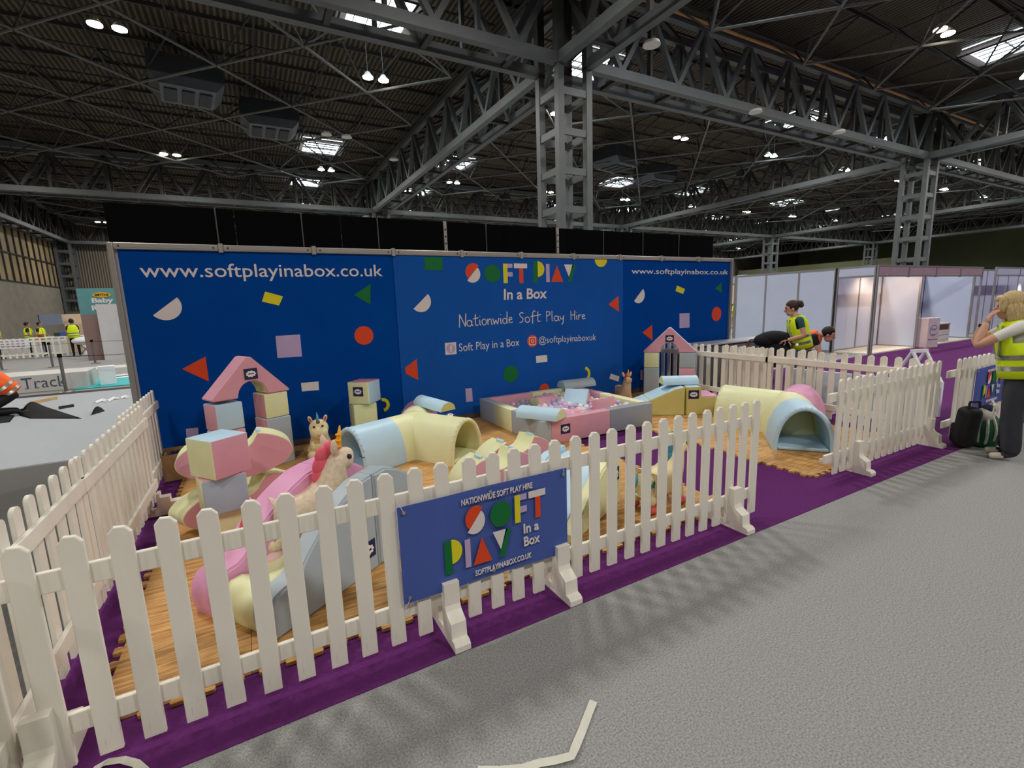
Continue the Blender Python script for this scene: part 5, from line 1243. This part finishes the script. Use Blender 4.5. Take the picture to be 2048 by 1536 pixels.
bm = bm_new(); box(bm, (-6.6, 30.6, 1.6), (.7, .06, .5), bevel=.01); o = tag(obj('monitor', bm, mat('screen_glow', (150, 180, 220), .3, .3, 4, emit=.6)), 'lit monitor screen behind the yellow-vested man', 'monitor')
bm = bm_new(); box(bm, (-6.6, 30.62, .7), (.06, .06, 1.4)); obj('pole', bm, M_POSTG, o)
# tall teal sign
sg = thing('tall_sign', 'tall teal sign reading Baby Room behind the far panels', 'sign', (-6.2, 26.6, 0), 0)
bm = bm_new(); box(bm, (.72, 0, 1.5), (1.5, .1, 3.0)); obj('sign_board', bm, mat('sign_teal', (92, 146, 148), .6, .05, 2), sg)
bm = bm_new(); prism(bm, arc(.78, 2.72, .32, 0, 360, 24, .11)[:-1], -.051, -.06, 'Y'); obj('badge', bm, mat('badge_amber', (214, 166, 44), .6), sg)
fit_text('lettering', 'SMYTHS', M_BLACK, sg, .55, 2.67, .46, .1, -.062, bold=.02)
fit_text('lettering', 'Baby', M_PW, sg, .42, 2.33, .72, .26, -.052, bold=.03); fit_text('lettering', 'Room', M_PW, sg, .38, 2.06, .84, .22, -.052, bold=.03)
bm = bm_new(); prism(bm, arc(.4, 1.55, .16, 30, 330, 20)+arc(.4, 1.55, .08, 330, 30, 20), -.051, -.058, 'Y'); obj('printed_curl', bm, M_PW, sg)
for k, (x, y, w_, h_, m, lab) in enumerate(((-5.75, 25.7, .55, 1.9, mat('panel_brown', (140, 116, 112), .6, .05, 3), 'brown-grey upright panel before the teal sign'), (-5.05, 25.5, .8, 2.3, mat('panel_white', (206, 206, 208), .6, .03, 3), 'white upright panel before the teal sign'), (-4.3, 25.6, .6, 2.2, mat('panel_lilac', (196, 196, 214), .6, .05, 3), 'pale lilac upright panel half hidden by the blue wall'))):
    bm = bm_new(); box(bm, (x, y, h_/2), (w_, .06, h_), .05); o = tag(obj('upright_panel', bm, m), lab, 'panel')
    bm = bm_new(); box(bm, (x+w_/2, y-.02, h_/2), (.05, .1, h_), .05); obj('edge_post', bm, M_SHELLP, o)
# peeled carpet flaps, batten and tape on the grey floor at left
M_DKC = mat('carpet_back', (58, 58, 60), .95, .1, 30)
def flap(label, pts, h):
    """a corner of carpet peeled up: outline on the floor, one edge lifted in a curl"""
    bm = bm_new(); n = 8; rows = []
    a, b, c, d = (Vector((*p, .008)) for p in pts)
    for i in range(n+1):
        u = i/n; p = a.lerp(d, u); q = b.lerp(c, u); rows.append([])
        for k in range(n+1):
            v = k/n; r = p.lerp(q, v); r = r+Vector((0, 0, h*math.sin(PI*u)*v**2)); rows[-1].append(bm.verts.new(r))
    for i in range(n):
        for k in range(n): bm.faces.new((rows[i][k], rows[i+1][k], rows[i+1][k+1], rows[i][k+1]))
    bmesh.ops.solidify(bm, geom=bm.faces[:], thickness=.012); tag(obj('carpet_flap', bm, M_DKC, smooth=True), label, 'carpet')
def gp(px, py): p = atz(px, py, 0); return (p.x, p.y)
flap('dark carpet offcut curling up in front of the kneeling worker', [gp(60, 838), gp(38, 832), gp(85, 812), gp(165, 838)], .16)
flap('small dark carpet flap lifted from the floor near the left fence', [gp(180, 832), gp(182, 832), gp(205, 818), gp(210, 823)], .1)
flap('dark carpet strip at the far left edge of the floor', [gp(-20, 850), gp(-20, 838), gp(30, 832), gp(20, 845)], .05)
bm = bm_new(); a, b = atz(60, 808, .02), atz(114, 797, .02); bar(bm, a, b, .1, .03); tag(obj('timber_batten', bm, mat('raw_timber', (196, 164, 116), .7, .1, 6)), 'pale timber batten on the grey floor by the kneeling worker', 'timber')
bm = bm_new(); a, b = atz(118, 818, .01), atz(148, 813, .01); bar(bm, a, b, .1, .02); tag(obj('rubber_strip', bm, M_DKC), 'short dark rubber strip on the grey floor at left', 'strip')
bm = bm_new(); pts = [atz(px, py, .02) for px, py in ((190, 806), (205, 800), (215, 803), (228, 796), (240, 797), (250, 793), (258, 796))]; tube(bm, pts, .035, 5); tag(obj('crumpled_tape', bm, M_WF), 'crumpled white tape on the grey floor near the blue wall end', 'tape')
slab('floor_paler_carpet', -9, -1.25, 7.6, 14.5, 0, .005, carpet_mat('pale_blue_carpet', (164, 168, 172), .06, 60, .3))
# paper strips in the foreground
M_PAP = mat('paper_strip', (206, 204, 190), .7, .06, 12)
def ribbon(label, pts, wd, th=.0015):
    bm = bm_new(); prev = None; P3 = [Vector(p) for p in pts]
    for i, p in enumerate(P3):
        d = (P3[min(i+1, len(P3)-1)]-P3[max(i-1, 0)]); s = Vector((-d.y, d.x, 0)).normalized()*wd/2
        cur = (bm.verts.new(p-s), bm.verts.new(p+s))
        if prev: bm.faces.new((prev[0], cur[0], cur[1], prev[1]))
        prev = cur
    bmesh.ops.recalc_face_normals(bm, faces=bm.faces[:]); bmesh.ops.solidify(bm, geom=bm.faces[:], thickness=th); tag(obj('paper_strip', bm, M_PAP), label, 'paper strip')
def rp(px, py, z): p = atz(px, py, z); return (p.x, p.y, z)
ribbon('bent cream paper backing strip lying on the grey carpet in the foreground', [rp(1187, 1402, .012), rp(1178, 1425, .006), rp(1165, 1460, .005), rp(1150, 1496, .014), rp(1143, 1512, .012), rp(1110, 1521, .008), rp(1080, 1526, .006), rp(1045, 1537, .006), rp(1000, 1541, .008), rp(955, 1541, .008)], .034)
ribbon('curled cream paper strip on the purple carpet at the bottom left corner', [rp(185, 1540, .006), rp(212, 1524, .02), rp(245, 1519, .024), rp(272, 1526, .016), rp(290, 1542, .006)], .03)
